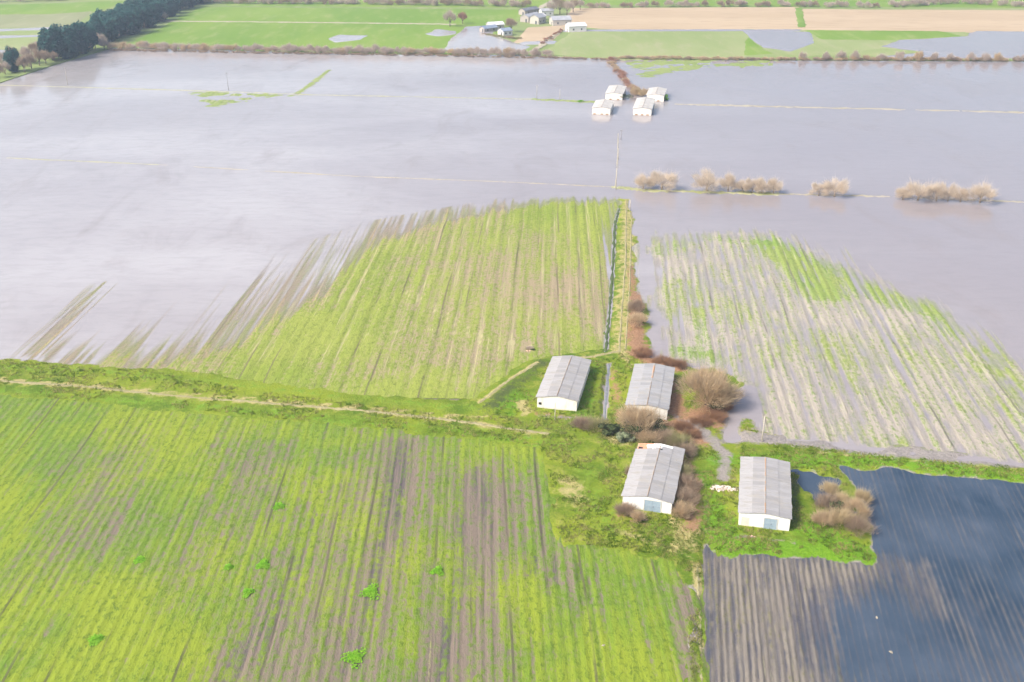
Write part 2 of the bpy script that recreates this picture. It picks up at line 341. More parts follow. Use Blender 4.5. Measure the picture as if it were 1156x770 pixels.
def m_far(name, a, b, c, sc=.03, st=(1, .3, 1)):
    k = NT(name); o = k.scale(k.coord(), st); n = k.noise(o, sc, 5, .62); n2 = k.noise(o, sc * 9, 4, .65)
    g = k.mix(k.ss(n, .36, .64), a, b); g = k.mix(k.ss(n2, .48, .72, 0, .7), g, c); k.bump(n2, .5, .4); return k.out(g, .95, .15)
PATHM = m_far('trodden_pale_path', (.25, .22, .115), (.31, .28, .16), (.13, .16, .03), .8, (1, 1, 1))
DARKMUD = simple('dark_wet_mud', (.07, .10, .03), (.04, .06, .025), .8, .8, .2)
def track(px, w, seed, n=22): return structure(ribbon('path', GP(px, .35), w, lambda x, y: hz(x, y) + .02 + .1 * float(vn(x * .35, y * .35, 90)), PATHM, n, .65, seed))
track([(-200, 414), (0, 430), (100, 437), (200, 447), (300, 455), (400, 463), (500, 473), (560, 482), (620, 490)], .8, 1, 34)
track([(707, 226), (706, 300), (702, 350), (699, 398)], .55, 2, 40); track([(713, 240), (711, 320), (706, 395)], .4, 3, 40); track([(541, 456), (575, 431), (606, 412)], .7, 4); track([(640, 404), (670, 403), (699, 396)], .8, 5); track([(787, 640), (790, 700), (793, 800)], .5, 6, 40)
structure(ribbon('ditch', DITCH, .75, .11, DARKMUD, 22, .8))
structure(ribbon('channel', CHAN, .75, .03, simple('wet_concrete', (.19, .20, .205), (.13, .14, .145), .8, .35, .4), 8, .2))

# ------------------------------------------------------------------ sown field left of the track
LM = GP([(150, 416), (215, 402), (262, 386), (300, 364), (335, 340), (365, 316), (400, 290), (430, 270), (470, 256), (530, 243), (590, 234), (640, 228), (697, 228), (695, 330), (688, 402), (612, 420), (560, 470), (535, 475), (430, 463), (300, 446), (215, 432)])
LM2 = GP([(14, 404), (50, 372), (98, 328), (106, 322), (72, 372), (58, 402)])
LMC = GP([(8, 407), (70, 350), (110, 318), (200, 330), (330, 280), (420, 250), (560, 225), (700, 220), (688, 402), (610, 422), (552, 482), (400, 470), (225, 445), (110, 424)])
BANKL = GP([(300, 430), (400, 446), (545, 464), (612, 414), (690, 400)])
AZ1 = math.atan((628 - CX) * math.cos(TH) / F)
def hLM(X, Y, U, V):
    sd = sdpoly(X, Y, LM); left = sstep(20, -40, X + (Y - 250) * .1)
    st = fbm(U * .32, V * .012, 21, 3) - .5; fi = fbm(U * 1.1, V * .022, 22, 3) - .5
    slope = np.where(sd < 0, .0085 + .022 * sstep(0, 60, X + 30), .03)
    e = np.clip(sd * slope, -.6, .32) + .02 + st * .16 * sstep(30, -5, sd) + st * .08 + fi * .24 + (fbm(U * 1.7, V * .03, 77, 3) - .5) * .2 + .07 * sstep(215, 200, Y) * sstep(-20, -60, X) + .02 * np.sin(U * 2 * math.pi / 3.4 + 9 * fbm(U * .08, V * .004, 4))
    s2 = sdpoly(X, Y, LM2); e = np.maximum(e, np.clip(s2 * .03, -.5, .06) - .05 + st * .3 + fi * .5)
    near = sdpoly(X, Y, LMC); e = np.minimum(e, np.clip(near * .12 + .05, -.8, .5))
    e = e - .5 * np.exp(-(dline(X, Y, DITCH) / .4) ** 2)
    land = sstep(6, 10, sdpoly(X, Y, LAND)); return e - land * .7
def gLM(X, Y, U, V):
    sd = sdpoly(X, Y, LM)
    top = np.exp(-(dline(X, Y, GP([(640, 240), (690, 245)])) / 18) ** 2) * .4
    bk = sstep(11, 2, dline(X, Y, BANKL)); return .62 + .22 * bk - .2 * sstep(10, -6, sd) * sstep(30, -10, X) + top + .2 * np.exp(-(dline(X, Y, GP([(240, 440), (420, 350), (420, 300)])) / 14) ** 2) - .1 * np.exp(-(dline(X, Y, GP([(520, 330), (620, 330)])) / 25) ** 2)
def sLM(X, Y, U, V):
    t = np.zeros(X.shape)
    for p in ([(452, 328), (500, 358), (562, 402)], [(456, 326), (505, 355), (568, 398)], [(410, 380), (480, 372), (600, 392)]):
        t = np.maximum(t, .26 * np.exp(-(dline(X, Y, GP(p)) / .45) ** 2))
    return .38 + t - .3 * sstep(11, 2, dline(X, Y, BANKL))
FLM = m_field('sown_field_yellow_green', (.26, .21, .13), (.23, .175, .115), (.17, .135, .115), (.15, .215, .015), (.205, .25, .035), (.34, .31, .16), 3.4, .02, .7, flood_layer, .14)
structure(grid('field', (-20, 200), AZ1, -125, 75, .42, -15, 135, 1.6, hLM, FLM, {'green': gLM, 'wet': lambda X, Y, U, V: .3 * sstep(12, -3, sdpoly(X, Y, LM)) * sstep(20, -20, X), 'straw': sLM, 'shore': lambda X, Y, U, V: sstep(.16, -.02, hLM(X, Y, U, V))}, film=.006))


# ------------------------------------------------------------------ half drowned stubble field right of the track
RM = GP([(727, 276), (765, 266), (790, 262), (850, 263), (885, 270), (930, 288), (965, 313), (1005, 332), (1050, 352), (1085, 378), (1120, 392), (1200, 425), (1600, 540), (1500, 556), (1156, 524), (1000, 508), (868, 494), (838, 486), (838, 445), (795, 416), (745, 408), (729, 385)])
RMG = [(GP([(870, 275), (905, 300), (930, 330)]), 7, .95), (GP([(930, 300), (985, 330), (1050, 352)]), 6, .7), (GP([(745, 285), (790, 268), (850, 272)]), 6, .45), (GP([(1040, 345), (1075, 375)]), 6, .5), (GP([(770, 396), (800, 402)]), 4, .7), (GP([(880, 485), (1156, 510)]), 4, .25), (GP([(790, 350), (792, 400)]), 2, .5)]
AZ2 = math.atan((705 - CX) * math.cos(TH) / F)
def hRM(X, Y, U, V):
    sd = sdpoly(X, Y, RM); st = fbm(U * .5, V * .018, 31, 3) - .5; fi = fbm(U * 1.6, V * .06, 32, 3) - .5
    e = np.clip(sd * .012, -.5, .10) - .042 - .01 + st * .20 + fi * .36 + (fbm(U * .5, V * .25, 34, 3) - .5) * .26 + .04 * np.sin(U * 2 * math.pi / 2.2)
    edge = sstep(-2, 3, sd)
    e = e * edge + (1 - edge) * np.minimum(e, -.02 + st * .3 + fi * .2 + sd * .02)
    for p, w, s in RMG: e = e + .06 * np.exp(-(dline(X, Y, p) / w) ** 2)
    for p, w in ((GP([(735, 355), (738, 390)]), 1.7), (GP([(730, 290), (731, 330)]), 1.2), (GP([(842, 440), (846, 466), (844, 490)]), 1.9)): e = e - .4 * np.exp(-(dline(X, Y, p) / w) ** 2)
    land = sstep(1.5, 4, sdpoly(X, Y, LAND)); return e - land * .5
def gRM(X, Y, U, V):
    a = np.full(X.shape, .42)
    for p, w, s in RMG: a = np.maximum(a, .27 + s * .75 * np.exp(-(dline(X, Y, p) / w) ** 2))
    return a
FRM = m_field('flooded_stubble', (.275, .245, .21), (.315, .28, .235), (.21, .185, .17), (.13, .22, .025), (.2, .25, .05), (.39, .365, .26), 2.2, .03, .95, flood_layer, .12)
structure(grid('field', (70, 220), AZ2, -70, 120, .42, -75, 90, 1.5, hRM, FRM, {'green': gRM, 'wet': lambda X, Y, U, V: .05 + X * 0, 'straw': lambda X, Y, U, V: .34 + X * 0, 'shore': lambda X, Y, U, V: sstep(.12, -.03, hRM(X, Y, U, V))}, film=.010))

# ------------------------------------------------------------------ big sown field in the foreground left
AZ3 = math.atan((545 - CX) * math.cos(TH) / F)
BW = [(GP(p, .3), w, s) for p, w, s in (([(540, 530), (530, 620), (500, 720), (480, 790)], 5, .6), ([(455, 500), (440, 600), (390, 760)], 3, .6), ([(535, 640), (512, 790)], 2.4, .5), ([(470, 560), (430, 740)], 2.2, .45), ([(556, 590), (548, 690)], 1.6, .6), ([(380, 560), (330, 640), (250, 770)], 6, .55), ([(604, 626), (602, 648)], .9, .8), ([(628, 628), (626, 655)], .9, .75), ([(656, 634), (655, 655)], .6, .7), ([(655, 700), (670, 655)], 1.2, .5), ([(70, 570), (190, 470)], 6, .2))]
BB = [(GP(p, .3), w, s) for p, w, s in (([(160, 490), (120, 560), (60, 640)], 9, .4), ([(260, 500), (300, 560), (200, 650)], 10, .4), ([(450, 520), (420, 640), (300, 780)], 12, .55), ([(545, 540), (560, 640), (520, 780)], 9, .5), ([(400, 480), (460, 490)], 4, .3), ([(772, 650), (780, 790)], 1.6, .7), ([(590, 560), (600, 600)], 3, .3))]
def acc(lst, X, Y): 
    a = np.zeros(X.shape)
    for p, w, s in lst: a = np.maximum(a, s * np.exp(-(dline(X, Y, p) / w) ** 2))
    return a
def hBL(X, Y, U, V):
    sd = sdpoly(X, Y, BL) + (fbm(X * .4, Y * .4, 41) - .5) * 1.5
    st = fbm(U * .55, V * .02, 43, 3) - .5; fi = fbm(U * 1.6, V * .06, 44, 3) - .5; w = acc(BW, X, Y)
    e = .36 + .02 * np.sin(U * 2 * math.pi / 1.6 + 9 * fbm(U * .12, V * .004, 47, 2)) + st * .15 + fi * .1 - w * .30 - w * .35 * np.clip(st + fi * .6, 0, 1) * 2
    return np.minimum(e, .34 + sd * .16)
FBL = m_field('sown_field_bright_green', (.165, .13, .10), (.13, .105, .085), (.065, .055, .066), (.10, .185, .005), (.178, .235, .008), (.27, .25, .12), 1.6, .022)
structure(grid('field', (-30, 100), AZ3, -150, 62, .38, -78, 90, 1.2, hBL, FBL, {'green': lambda X, Y, U, V: .86 - acc(BB, X, Y) * .56 - acc(BW, X, Y) * .25, 'wet': lambda X, Y, U, V: acc(BW, X, Y) * .85 + acc(BB, X, Y) * .12 - .05, 'straw': lambda X, Y, U, V: .12 + .15 * acc(BB, X, Y), 'shore': lambda X, Y, U, V: sstep(.10, -.02, hBL(X, Y, U, V))}))

# ------------------------------------------------------------------ drowned ploughed field in the foreground right
BR = GP([(802, 627), (900, 633), (985, 642), (960, 655), (915, 665), (898, 700), (905, 740), (930, 800), (960, 1000), (1010, 2200), (822, 2200), (806, 1000)])
BR2 = GP([(1010, 632), (1045, 640), (1065, 690), (1050, 695), (1020, 668)])
AZ4 = math.atan((775 - CX) * math.cos(TH) / F)
def hBR(X, Y, U, V):
    sd = sdpoly(X, Y, BR); s2 = sdpoly(X, Y, BR2); st = fbm(U * .6, V * .03, 51, 3) - .5; fi = fbm(U * 2.0, V * .12, 52, 3) - .5; lump = fbm(X * 1.1, Y * .8, 53, 3) - .5
    ridge = np.sin(U * 2 * math.pi / .95)
    e = np.clip(sd * .03, -.6, .07) + st * .07 + fi * .16 + lump * .16 + .06 * ridge + .02
    far = .6 * sstep(0, 30, X - 48) + 0
    e = np.where(sd < 0, np.maximum(e, -.178 + .06 * ridge + lump * .07 + st * .05 + fi * .10 + .045 * sstep(55, 75, X) * sstep(135, 112, Y) + .05 * (fbm(X * .06, Y * .06, 58, 3) - .45)), e)
    e = np.maximum(e, np.clip(s2 * .03, -.4, .03) + .05 * ridge + st * .1 + lump * .12 - .09)
    e = np.where(sdpoly(X, Y, BR) < -1e-3, e, e)
    lim = GP([(803, 628), (990, 641), (990, 560), (958, 533), (1156, 551), (1700, 590), (1900, 1000), (3500, 2200), (822, 2200), (805, 1000)])
    return np.minimum(e, .02 + (sdpoly(X, Y, lim) + 3.0) * .15)
FBR = m_field('ploughed_peat', (.165, .148, .125), (.125, .11, .096), (.07, .066, .074), (.14, .14, .06), (.17, .16, .07), (.235, .215, .15), .95, .05, 1.0, pond_layer, .2)
structure(grid('field', (45, 110), AZ4, -30, 90, .24, -88, 65, .9, hBR, FBR, {'green': lambda X, Y, U, V: .22 + X * 0, 'wet': lambda X, Y, U, V: .22 + .35 * sstep(.1, -.02, hBR(X, Y, U, V)), 'straw': lambda X, Y, U, V: .32 + X * 0, 'shore': lambda X, Y, U, V: sstep(.10, -.02, hBR(X, Y, U, V))}, film=.02))

# ------------------------------------------------------------------ everything round about
def sheet(name, pts_px, z, mat, wob=1.5, step=6.0, seed=0):
    """low field lying on the land: its rim sinks below the level of what it lies on, along a wandering edge"""
    P = GP(pts_px, z); x0, y0 = P.min(0) - 6; x1, y1 = P.max(0) + 6
    x0 = max(x0, -520); x1 = min(x1, 760); y1 = min(y1, 1150)
    d = max(1.2, math.sqrt((x1 - x0) * (y1 - y0) / 26000.0)); w = max(wob, d * .6)
    def h(X, Y, U, V):
        sd = sdpoly(X, Y, P) + (fbm(X * .07, Y * .07, 70 + seed, 4) - .5) * w * 3
        return z + np.clip(sd * .12, -2, 0) + np.clip(sd, 0, 1) * .02
    us = int((x1 - x0) / d) + 1; cx, cy = (x0 + x1) / 2, (y0 + y1) / 2
    return structure(grid(name, (cx, cy), 0, x0 - cx, x1 - cx, d, y0 - cy, y1 - cy, d, h, mat, zmin=z - .45))
M_RING = m_far('pasture_and_scrub', (.1, .15, .03), (.17, .19, .07), (.09, .11, .035), .008)
M_GREEN = m_far('far_bright_grass', (.105, .19, .02), (.145, .22, .03), (.2, .24, .08), .012)
M_PALE = m_far('far_pale_grass', (.17, .22, .075), (.22, .25, .11), (.25, .25, .14), .012)
M_DULL = m_far('far_dull_grass', (.17, .19, .09), (.21, .22, .12), (.25, .25, .15), .012)
M_BROWN = m_far('far_fallow', (.33, .255, .165), (.37, .29, .195), (.27, .21, .135), .02, (.25, 1, 1))
M_PATHF = m_far('pale_track', (.32, .29, .22), (.28, .25, .18), (.22, .21, .13), .1)
M_MARSH = m_far('bank_grass', (.23, .24, .10), (.33, .32, .2), (.16, .2, .06), .12)
M_PALEB = m_far('pale_bank', (.27, .27, .17), (.31, .30, .22), (.2, .22, .10), .3)
M_SHALLOW = m_far('shallow_grass', (.16, .21, .05), (.2, .24, .08), (.3, .3, .18), .2)
bound = [(-9000, -4), (-9000, -8), (9000, -8), (9000, -4)]
structure(mesh_obj('ground', [(-7000, -3000, -.9), (7000, -3000, -.9), (7000, 9000, -.9), (-7000, 9000, -.9)], [(0, 1, 2, 3)], M_RING))
e = GP([(-300, 190), (0, 94), (60, 74), (128, 54), (300, 57), (480, 60), (620, 63), (700, 67), (900, 68), (1156, 69), (1500, 70)])
V = [(x, y, .35) for x, y in e] + [(3500, e[-1][1], .35), (3500, 8500, .35), (-3500, 8500, .35), (-3500, e[0][1], .35)]
V2 = [(x, y, -.4) for x, y, _ in V]; n = len(V)
structure(mesh_obj('terrain', V + V2, [tuple(range(n))] + [(i, n + i, n + (i + 1) % n, (i + 1) % n) for i in range(n)], m_far('far_pasture', (.13, .19, .05), (.18, .22, .08), (.22, .23, .12), .006)))
sheet('field', [(148, 50), (228, 8), (600, 11), (566, 34), (530, 60), (300, 56)], .55, M_GREEN, seed=1)
sheet('field', [(260, 6), (252, -20), (640, -20), (640, 3), (600, 8)], .55, M_GREEN, seed=2)
sheet('field', [(560, 58), (612, 62), (650, 36), (850, 33), (842, 64), (700, 65)], .55, M_PALE, seed=3)
sheet('field', [(634, 28), (650, 9), (899, 8), (904, 32), (700, 33)], .62, M_BROWN, seed=4)
sheet('field', [(907, 33), (903, 10), (1010, 11), (1300, 12), (1350, 37), (1100, 36)], .62, M_BROWN, seed=5)
sheet('field', [(650, 5), (650, -14), (1500, -14), (1500, 8), (1100, 8), (900, 6)], .58, M_GREEN, seed=6)
sheet('field', [(850, 34), (905, 34), (1090, 36), (1092, 44), (1000, 58), (880, 64), (843, 64)], .55, M_PALE, seed=7)
sheet('field', [(910, 34), (1060, 35), (1085, 41), (1000, 45), (930, 44)], .66, M_GREEN, seed=17)
sheet('field', [(846, 42), (852, 50), (868, 60), (842, 62)], .66, M_GREEN, seed=18)
sheet('field', [(925, 60), (1000, 55), (1046, 58), (1000, 62)], .66, M_PALE, seed=19)
sheet('field', [(-200, 16), (-200, 6), (20, 5), (140, 1), (110, 12), (60, 16)], .6, M_GREEN, seed=8)
sheet('field', [(-200, 32), (-200, 17), (60, 16), (100, 13), (80, 30)], .6, M_DULL, seed=9)
sheet('field', [(-200, 62), (-200, 36), (70, 34), (50, 48), (10, 62)], .6, M_PALE, seed=10)
sheet('field', [(586, 47), (600, 31), (636, 29), (618, 46)], .68, M_BROWN, .5, 4, seed=11)
structure(ribbon('path', GP([(165, 24.5), (300, 25.8), (420, 27), (515, 28.4)]), 4.5, .68, M_PATHF, 20, .5, 12))
structure(ribbon('path', GP([(600, 60), (612, 52), (622, 43), (634, 35), (650, 27)]), 4.0, .74, M_PATHF, 10, .3, 13))
structure(ribbon('path', GP([(598, 20), (606, 12), (624, 2), (634, -6)]), 5.0, .74, M_PATHF, 10, .3, 14))
structure(ribbon('grass_strip', GP([(906, 32), (904, 24), (901, 10)]), 5.0, .78, M_GREEN, 10, .3, 15))
for i, p in enumerate(([(505, 56), (512, 44), (530, 30), (545, 29), (560, 31), (552, 38), (560, 43), (590, 52), (580, 58), (540, 58)], [(484, 38), (494, 33), (512, 35), (510, 38), (495, 40)], [(374, 43), (385, 39), (411, 40), (404, 44), (380, 47)], [(842, 35), (880, 34.5), (912, 36), (915, 48), (890, 57), (864, 53)], [(1000, 52), (1020, 45), (1095, 41), (1105, 35), (1400, 37), (1400, 66), (1000, 63), (1048, 59)], [(-200, 34), (0, 32.5), (70, 30), (70, 31.5), (0, 35), (-200, 37)], [(-200, 43), (0, 40), (45, 39.5), (40, 41), (0, 42.5), (-200, 46)], [(-200, 60), (-5, 56), (14, 57), (0, 66), (-200, 78)], [(640, 33.4), (900, 33), (900, 34), (640, 34.6)], [(594, 47), (620, 46), (618, 48), (594, 48.5)])):
    sheet('flood_pool', p, .82, WATER, 1.2, 5, seed=30 + i)
# grassy causeways standing a hand above the flood
def bank(px, w, z=.10, mat=M_MARSH, seed=1, j=.7): return structure(ribbon('bank', GP(px), w, lambda x, y: z - .03 + .22 * (float(fbm(x * .11, y * .11, 91, 2)) - .5), mat, 40, j, seed))
bank([(-200, 170), (0, 178), (180, 186)], 1.2, .085, M_PALEB, seed=2); bank([(180, 186), (400, 199), (560, 205), (690, 211)], .8, .075, M_PATHF, 3, .9)
bank([(690, 211), (730, 215), (880, 219)], 3.2, .14, seed=4); bank([(880, 219), (1010, 222), (1156, 228), (1400, 236)], 1.8, .08, M_PATHF, 5, .9)
bank([(-200, 92), (0, 96), (240, 103), (350, 107), (500, 110), (600, 112)], 1.8, .10, M_PALEB, seed=6); bank([(600, 112), (690, 116)], 4, .14, M_SHALLOW, 7); bank([(745, 117), (900, 121), (1156, 127), (1400, 133)], 3.0, .09, M_PATHF, 8, .8)
bank([(335, 106), (350, 96), (372, 79)], 3.5, .1, M_SHALLOW, 9)
bank([(698, 150), (697, 180), (695, 210)], .5, .06, M_PATHF, 19)
AZ5 = 0
P5 = GP([(214, 104), (240, 102), (300, 105), (345, 108), (290, 112), (240, 121), (222, 116)])
P6 = GP([(690, 64), (890, 68), (860, 74), (760, 80), (738, 92), (722, 84), (700, 72)])
def hP(P, a=.03):
    return lambda X, Y, U, V: np.clip(sdpoly(X, Y, P) * .02, -.5, .1) - .07 + (fbm(U * .05, V * .16, 61, 4) - .5) * .5 + (fbm(U * .4, V * .4, 62, 2) - .5) * .2
FS = m_field('drowned_grass', (.32, .3, .2), (.3, .28, .18), (.3, .28, .2), (.15, .22, .04), (.2, .25, .07), (.34, .33, .2), 3, .03)
cst = lambda c: (lambda X, Y, U, V: c + X * 0)
structure(grid('field', (-150, 470), 0, -50, 60, 1.0, -35, 45, 2, hP(P5), FS, {'green': cst(.8), 'wet': cst(0), 'straw': cst(.2)}))
structure(grid('field', (110, 560), R(-25), -110, 110, 1.0, -60, 60, 2.5, hP(P6), FS, {'green': cst(.9), 'wet': cst(0), 'straw': cst(.1)}))

# ================================================================== THINGS
# ------------------------------------------------------------------ barns
def m_wall(name, c, stain):
    k = NT(name); o = k.coord(); x, y, z = k.sep(o); n = k.noise(k.scale(o, (1, 1, .35)), .9, 5, .65); n2 = k.noise(o, 3, 4, .6)
    low = k.ss(k.add(z, k.mul(n2, .6)), .2, .75, 1, 0)
    c1 = k.mix(k.ss(n, .5, .75, 0, .6), c, stain); k.bump(n2, .2, .03)
    return k.out(k.mix(k.mul(low, .55), c1, (.30, .26, .2)), .9, .2)
WALL_W = m_wall('white_limewash', (.72, .715, .70), (.52, .49, .44))
WALL_B = m_wall('stained_limewash', (.66, .635, .58), (.45, .40, .33))
WALL_F = m_wall('bright_limewash', (.68, .66, .60), (.58, .55, .47))
def m_roof(name, base, light, warm):
    k = NT(name); o = k.coord(); x, y, z = k.sep(o)
    cx_ = k.math('FLOOR', k.math('DIVIDE', x, 2.13)); cy_ = k.math('FLOOR', k.math('DIVIDE', y, 1.06))
    cb = k.n.new('ShaderNodeCombineXYZ'); k.val(cb.inputs[0], cx_); k.val(cb.inputs[1], cy_)
    wn = k.n.new('ShaderNodeTexWhiteNoise'); wn.noise_dimensions = '2D'; k.val(wn.inputs['Vector'], cb.outputs[0])
    n = k.noise(k.scale(o, (.5, 1.4, 1)), .8, 5, .65); n2 = k.noise(k.scale(o, (.6, 4, 1)), 1.4, 4, .65)
    c = k.mix(wn.outputs['Value'], base, tuple(v * .78 for v in base))
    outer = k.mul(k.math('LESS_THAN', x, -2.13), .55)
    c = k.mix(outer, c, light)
    c = k.mix(k.ss(n, .48, .7, 0, .85), c, warm); c = k.mix(k.ss(n2, .48, .68, 0, .5), c, (.19, .18, .165)); n3 = k.noise(o, .35, 4, .7); c = k.mix(k.ss(n3, .5, .7, 0, .4), c, (.24, .22, .18))
    fy = k.math('FRACT', k.math('DIVIDE', y, 1.06)); seam = k.ss(fy, .0, .07, 1, 0)
    c = k.mix(k.mul(seam, .45), c, (.17, .165, .16))
    k.bump(k.add(k.mul(k.math('SINE', k.mul(y, 2 * math.pi / .177)), .5), k.mul(n2, .4)), .35, .03)
    return k.out(c, .85, .25)
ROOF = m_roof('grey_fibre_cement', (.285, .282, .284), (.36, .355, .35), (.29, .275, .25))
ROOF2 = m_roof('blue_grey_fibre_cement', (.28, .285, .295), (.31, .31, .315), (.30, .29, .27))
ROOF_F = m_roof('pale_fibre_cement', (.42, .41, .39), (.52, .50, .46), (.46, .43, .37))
RIDGE2 = simple('weathered_ridge', (.25, .19, .14), (.27, .25, .235), .35, .9, .2, lo=.42, hi=.58)
RIDGE = simple('rusty_ridge', (.34, .22, .14), (.27, .255, .235), .35, .9, .2, lo=.42, hi=.58)
DOOR = simple('blue_grey_door', (.22, .30, .37), (.27, .34, .4), 2, .55, .35)
FRAME = simple('door_frame', (.52, .52, .5), (.42, .42, .4), 3, .8, .2)
BRICK = simple('salmon_hollow_brick', (.50, .22, .12), (.56, .31, .2), 1.2, .9, .2)
TORN = simple('broken_white_sheet', (.66, .65, .63), (.5, .48, .45), 1.5, .85, .2)
DARK = simple('dark_opening', (.03, .03, .032), (.02, .02, .02), 1, .8)
PATCH = simple('bricked_patch', (.64, .55, .47), (.56, .48, .42), 2, .9)
def slope(m, side, w, L, ze, zr, g, y_end=None, gap=None):
    """one slope of overlapping corrugated sheets, two courses of them"""
    h = w / 2 + .28; rise = (zr - ze) / (w / 2); y = -.18
    while y < L + .15:
        y2 = min(y + 1.06, L + .18); j = g.uniform(-.012, .012)
        for c0, c1, dz in ((0.0, h * .52, .05), (h * .50, h, .0)):
            if gap and gap(c0, y): continue
            za = zr - rise * c0 + .05 + dz + j; zb = zr - rise * c1 + .05 + dz + j + g.uniform(-.012, .012); c1j = c1 + (g.uniform(-.05, .05) if c1 == h else 0)
            p = [(side * c0, y, za), (side * c1j, y, zb), (side * c1j, y2 + .04, zb + .012), (side * c0, y2 + .04, za + .012)]
            q = [(a, b, c - .035) for a, b, c in p]
            if side < 0: p = p[::-1]; q = q[::-1]
            n = len(m.v); m.v += p + q
            m.f += [(n, n + 1, n + 2, n + 3), (n + 7, n + 6, n + 5, n + 4)] + [(n + i, n + 4 + i, n + 4 + (i + 1) % 4, n + (i + 1) % 4) for i in range(4)]
        y = y2
def barn(x, y, z, az, w, L, ze, zr, wall, roof, label, group, door=None, extra=None, seed=1):
    g = random.Random(seed); b = tag(empty('barn', (x, y, z), -R(az)), label, 'barn', group)
    MB().prism([(-w / 2, -.7), (w / 2, -.7), (w / 2, ze), (0, zr), (-w / 2, ze)], 0, L).build('wall', wall, b)
    m = MB(); gap = (lambda c, yy: yy > L - 2.2 and (c > 0 or yy > L - 1.2)) if extra == 'broken' else None
    slope(m, -1, w, L, ze, zr, g, gap=gap); slope(m, 1, w, L, ze, zr, g, gap=(lambda c, yy: c == 0 and yy > L - 1.2) if extra == 'broken' else None)
    rf = m.build('roof', roof, b)
    m = MB(); yy = -.2
    while yy < L + .1 - (1.6 if extra == 'broken' else 0):
        t = g.uniform(.03, .09); y3 = min(yy + g.uniform(.9, 1.5), L + .2)
        if not (extra == 'ridge_gap' and yy > 9.0): m.prism([(-t - .08, zr + .07), (t + .08, zr + .07), (0, zr + .2)], yy, y3 - .02)
        yy = y3
    m.build('ridge_cap', RIDGE if seed == 3 else RIDGE2, rf)
    if extra == 'ridge_gap':
        m = MB(); yy = 11.7
        while yy < L: t = g.uniform(.1, .17); y3 = min(yy + 1.2, L + .2); m.prism([(-t - .08, zr + .07), (t + .08, zr + .07), (0, zr + .2)], yy, y3 - .02); yy = y3
        m.build('ridge_cap', RIDGE, rf)
    if door:
        dx, dw, dh = door
        d = MB().box(dx - dw / 2, dx + dw / 2, -.05, .02, -.3, dh).build('door', DOOR, b)
        MB().box(dx - dw / 2 - .14, dx - dw / 2, -.09, .03, -.3, dh + .16).box(dx + dw / 2, dx + dw / 2 + .14, -.09, .03, -.3, dh + .16).box(dx - dw / 2, dx + dw / 2, -.09, .03, dh, dh + .16).build('frame', FRAME, d)
        MB().box(dx - .03, dx + .03, -.075, -.045, -.2, dh).box(dx - dw / 2, dx - .03, -.07, -.048, dh * .45, dh * .45 + .1).box(dx + .03, dx + dw / 2, -.07, -.048, dh * .45, dh * .45 + .1).build('rail', simple('door_rail', (.26, .32, .38)), d)
        MB().box(dx + .1, dx + .16, -.13, -.07, .9, 1.15).build('handle', DARK, d)
    return b, rf
GR = 'four low gabled barns standing around the farm track'
p = G(862, 598.5, .3); 
b4, r4 = barn(41.6, 139.4, .32, 12.8, 8.15, 17.6, 2.55, 2.95, WALL_W, ROOF, 'white barn with blue door and orange ridge beside the dark pond', GR, (1.0, 2.0, 2.05), seed=3)
MB().box(-3.7, -2.4, -.03, .01, .1, 1.75).build('bricked_window', PATCH, b4)
b3, r3 = barn(22.85, 144.4, .32, 15.0, 8.3, 17.8, 2.35, 2.95, WALL_W, ROOF, 'white barn with blue door and a broken rear corner of the roof', GR, (.95, 2.7, 2.2), 'broken', 5)
b1, r1 = barn(9.0, 179.8, .32, 12.2, 8.05, 18.6, 2.5, 3.1, WALL_B, ROOF, 'barn with a stained doorless gable, the furthest left of the near four', GR, None, seed=8)
b2, r2 = barn(26.6, 176.3, .32, 12.0, 8.1, 18.4, 2.5, 3.0, WALL_B, ROOF2, 'barn with blue grey roof half hidden by a bare tan bush', GR, None, 'ridge_gap', seed=11)
MB().box(-3.7, -3.1, -.03, .01, .75, 1.3).build('window', DARK, b1)
MB().box(4.10, 4.18, .0, 18.6, 2.18, 2.5).build('fascia', WALL_W, b1)
# broken corner: bare brick and torn white sheets
m = MB(); m.prism([(-4.1, 2.3), (-1.0, 2.7), (-1.0, 2.90), (-4.1, 2.46)], 15.7, 17.7); m.build('exposed_brick', BRICK, b3)
m = MB(); g = random.Random(4)
for i in range(13):
    cx_, cy_ = g.uniform(-1.7, 1.3), 16.9 + g.uniform(-.9, .75); a = g.uniform(-.5, .5); l, w_ = g.uniform(.5, .95), g.uniform(.3, .55); zz = 2.98 - abs(cx_) * .14 + g.uniform(-.02, .1)
    q = [(-l, -w_), (l, -w_), (l * .8, w_), (-l * .9, w_ * .8)]
    pts = [(cx_ + u * math.cos(a) - v * math.sin(a), cy_ + u * math.sin(a) + v * math.cos(a), zz + u * g.uniform(-.08, .08)) for u, v in q]
    n = len(m.v); m.v += pts + [(u, v, t - .04) for u, v, t in pts]; m.f += [(n, n + 1, n + 2, n + 3), (n + 7, n + 6, n + 5, n + 4)] + [(n + i_, n + 4 + i_, n + 4 + (i_ + 1) % 4, n + (i_ + 1) % 4) for i_ in range(4)]
m.build('broken_sheet', TORN, r3)
MB().box(-3.9, -3.1, 15.75, 16.3, 2.3, 2.6).build('hole', DARK, r3); MB().box(.1, .5, 15.5, 15.8, 2.95, 3.06).build('hole', DARK, r3)
m = MB()
for yy in (1.6, 4.9, 8.2, 11.4): m.box(2.6, 4.2, yy, yy + .14, 2.62, 2.66)
GF = 'four pale barns standing in the floodwater'
def fbarn(px, py, az, L, lab, sd, dx=None, zr=3.35):
    x, y = G(px, py, 0)
    b, r = barn(x, y, 0.0, az, 7.9, L, 2.8, zr, WALL_F, ROOF_F, lab, GF, None, seed=sd)
    return b
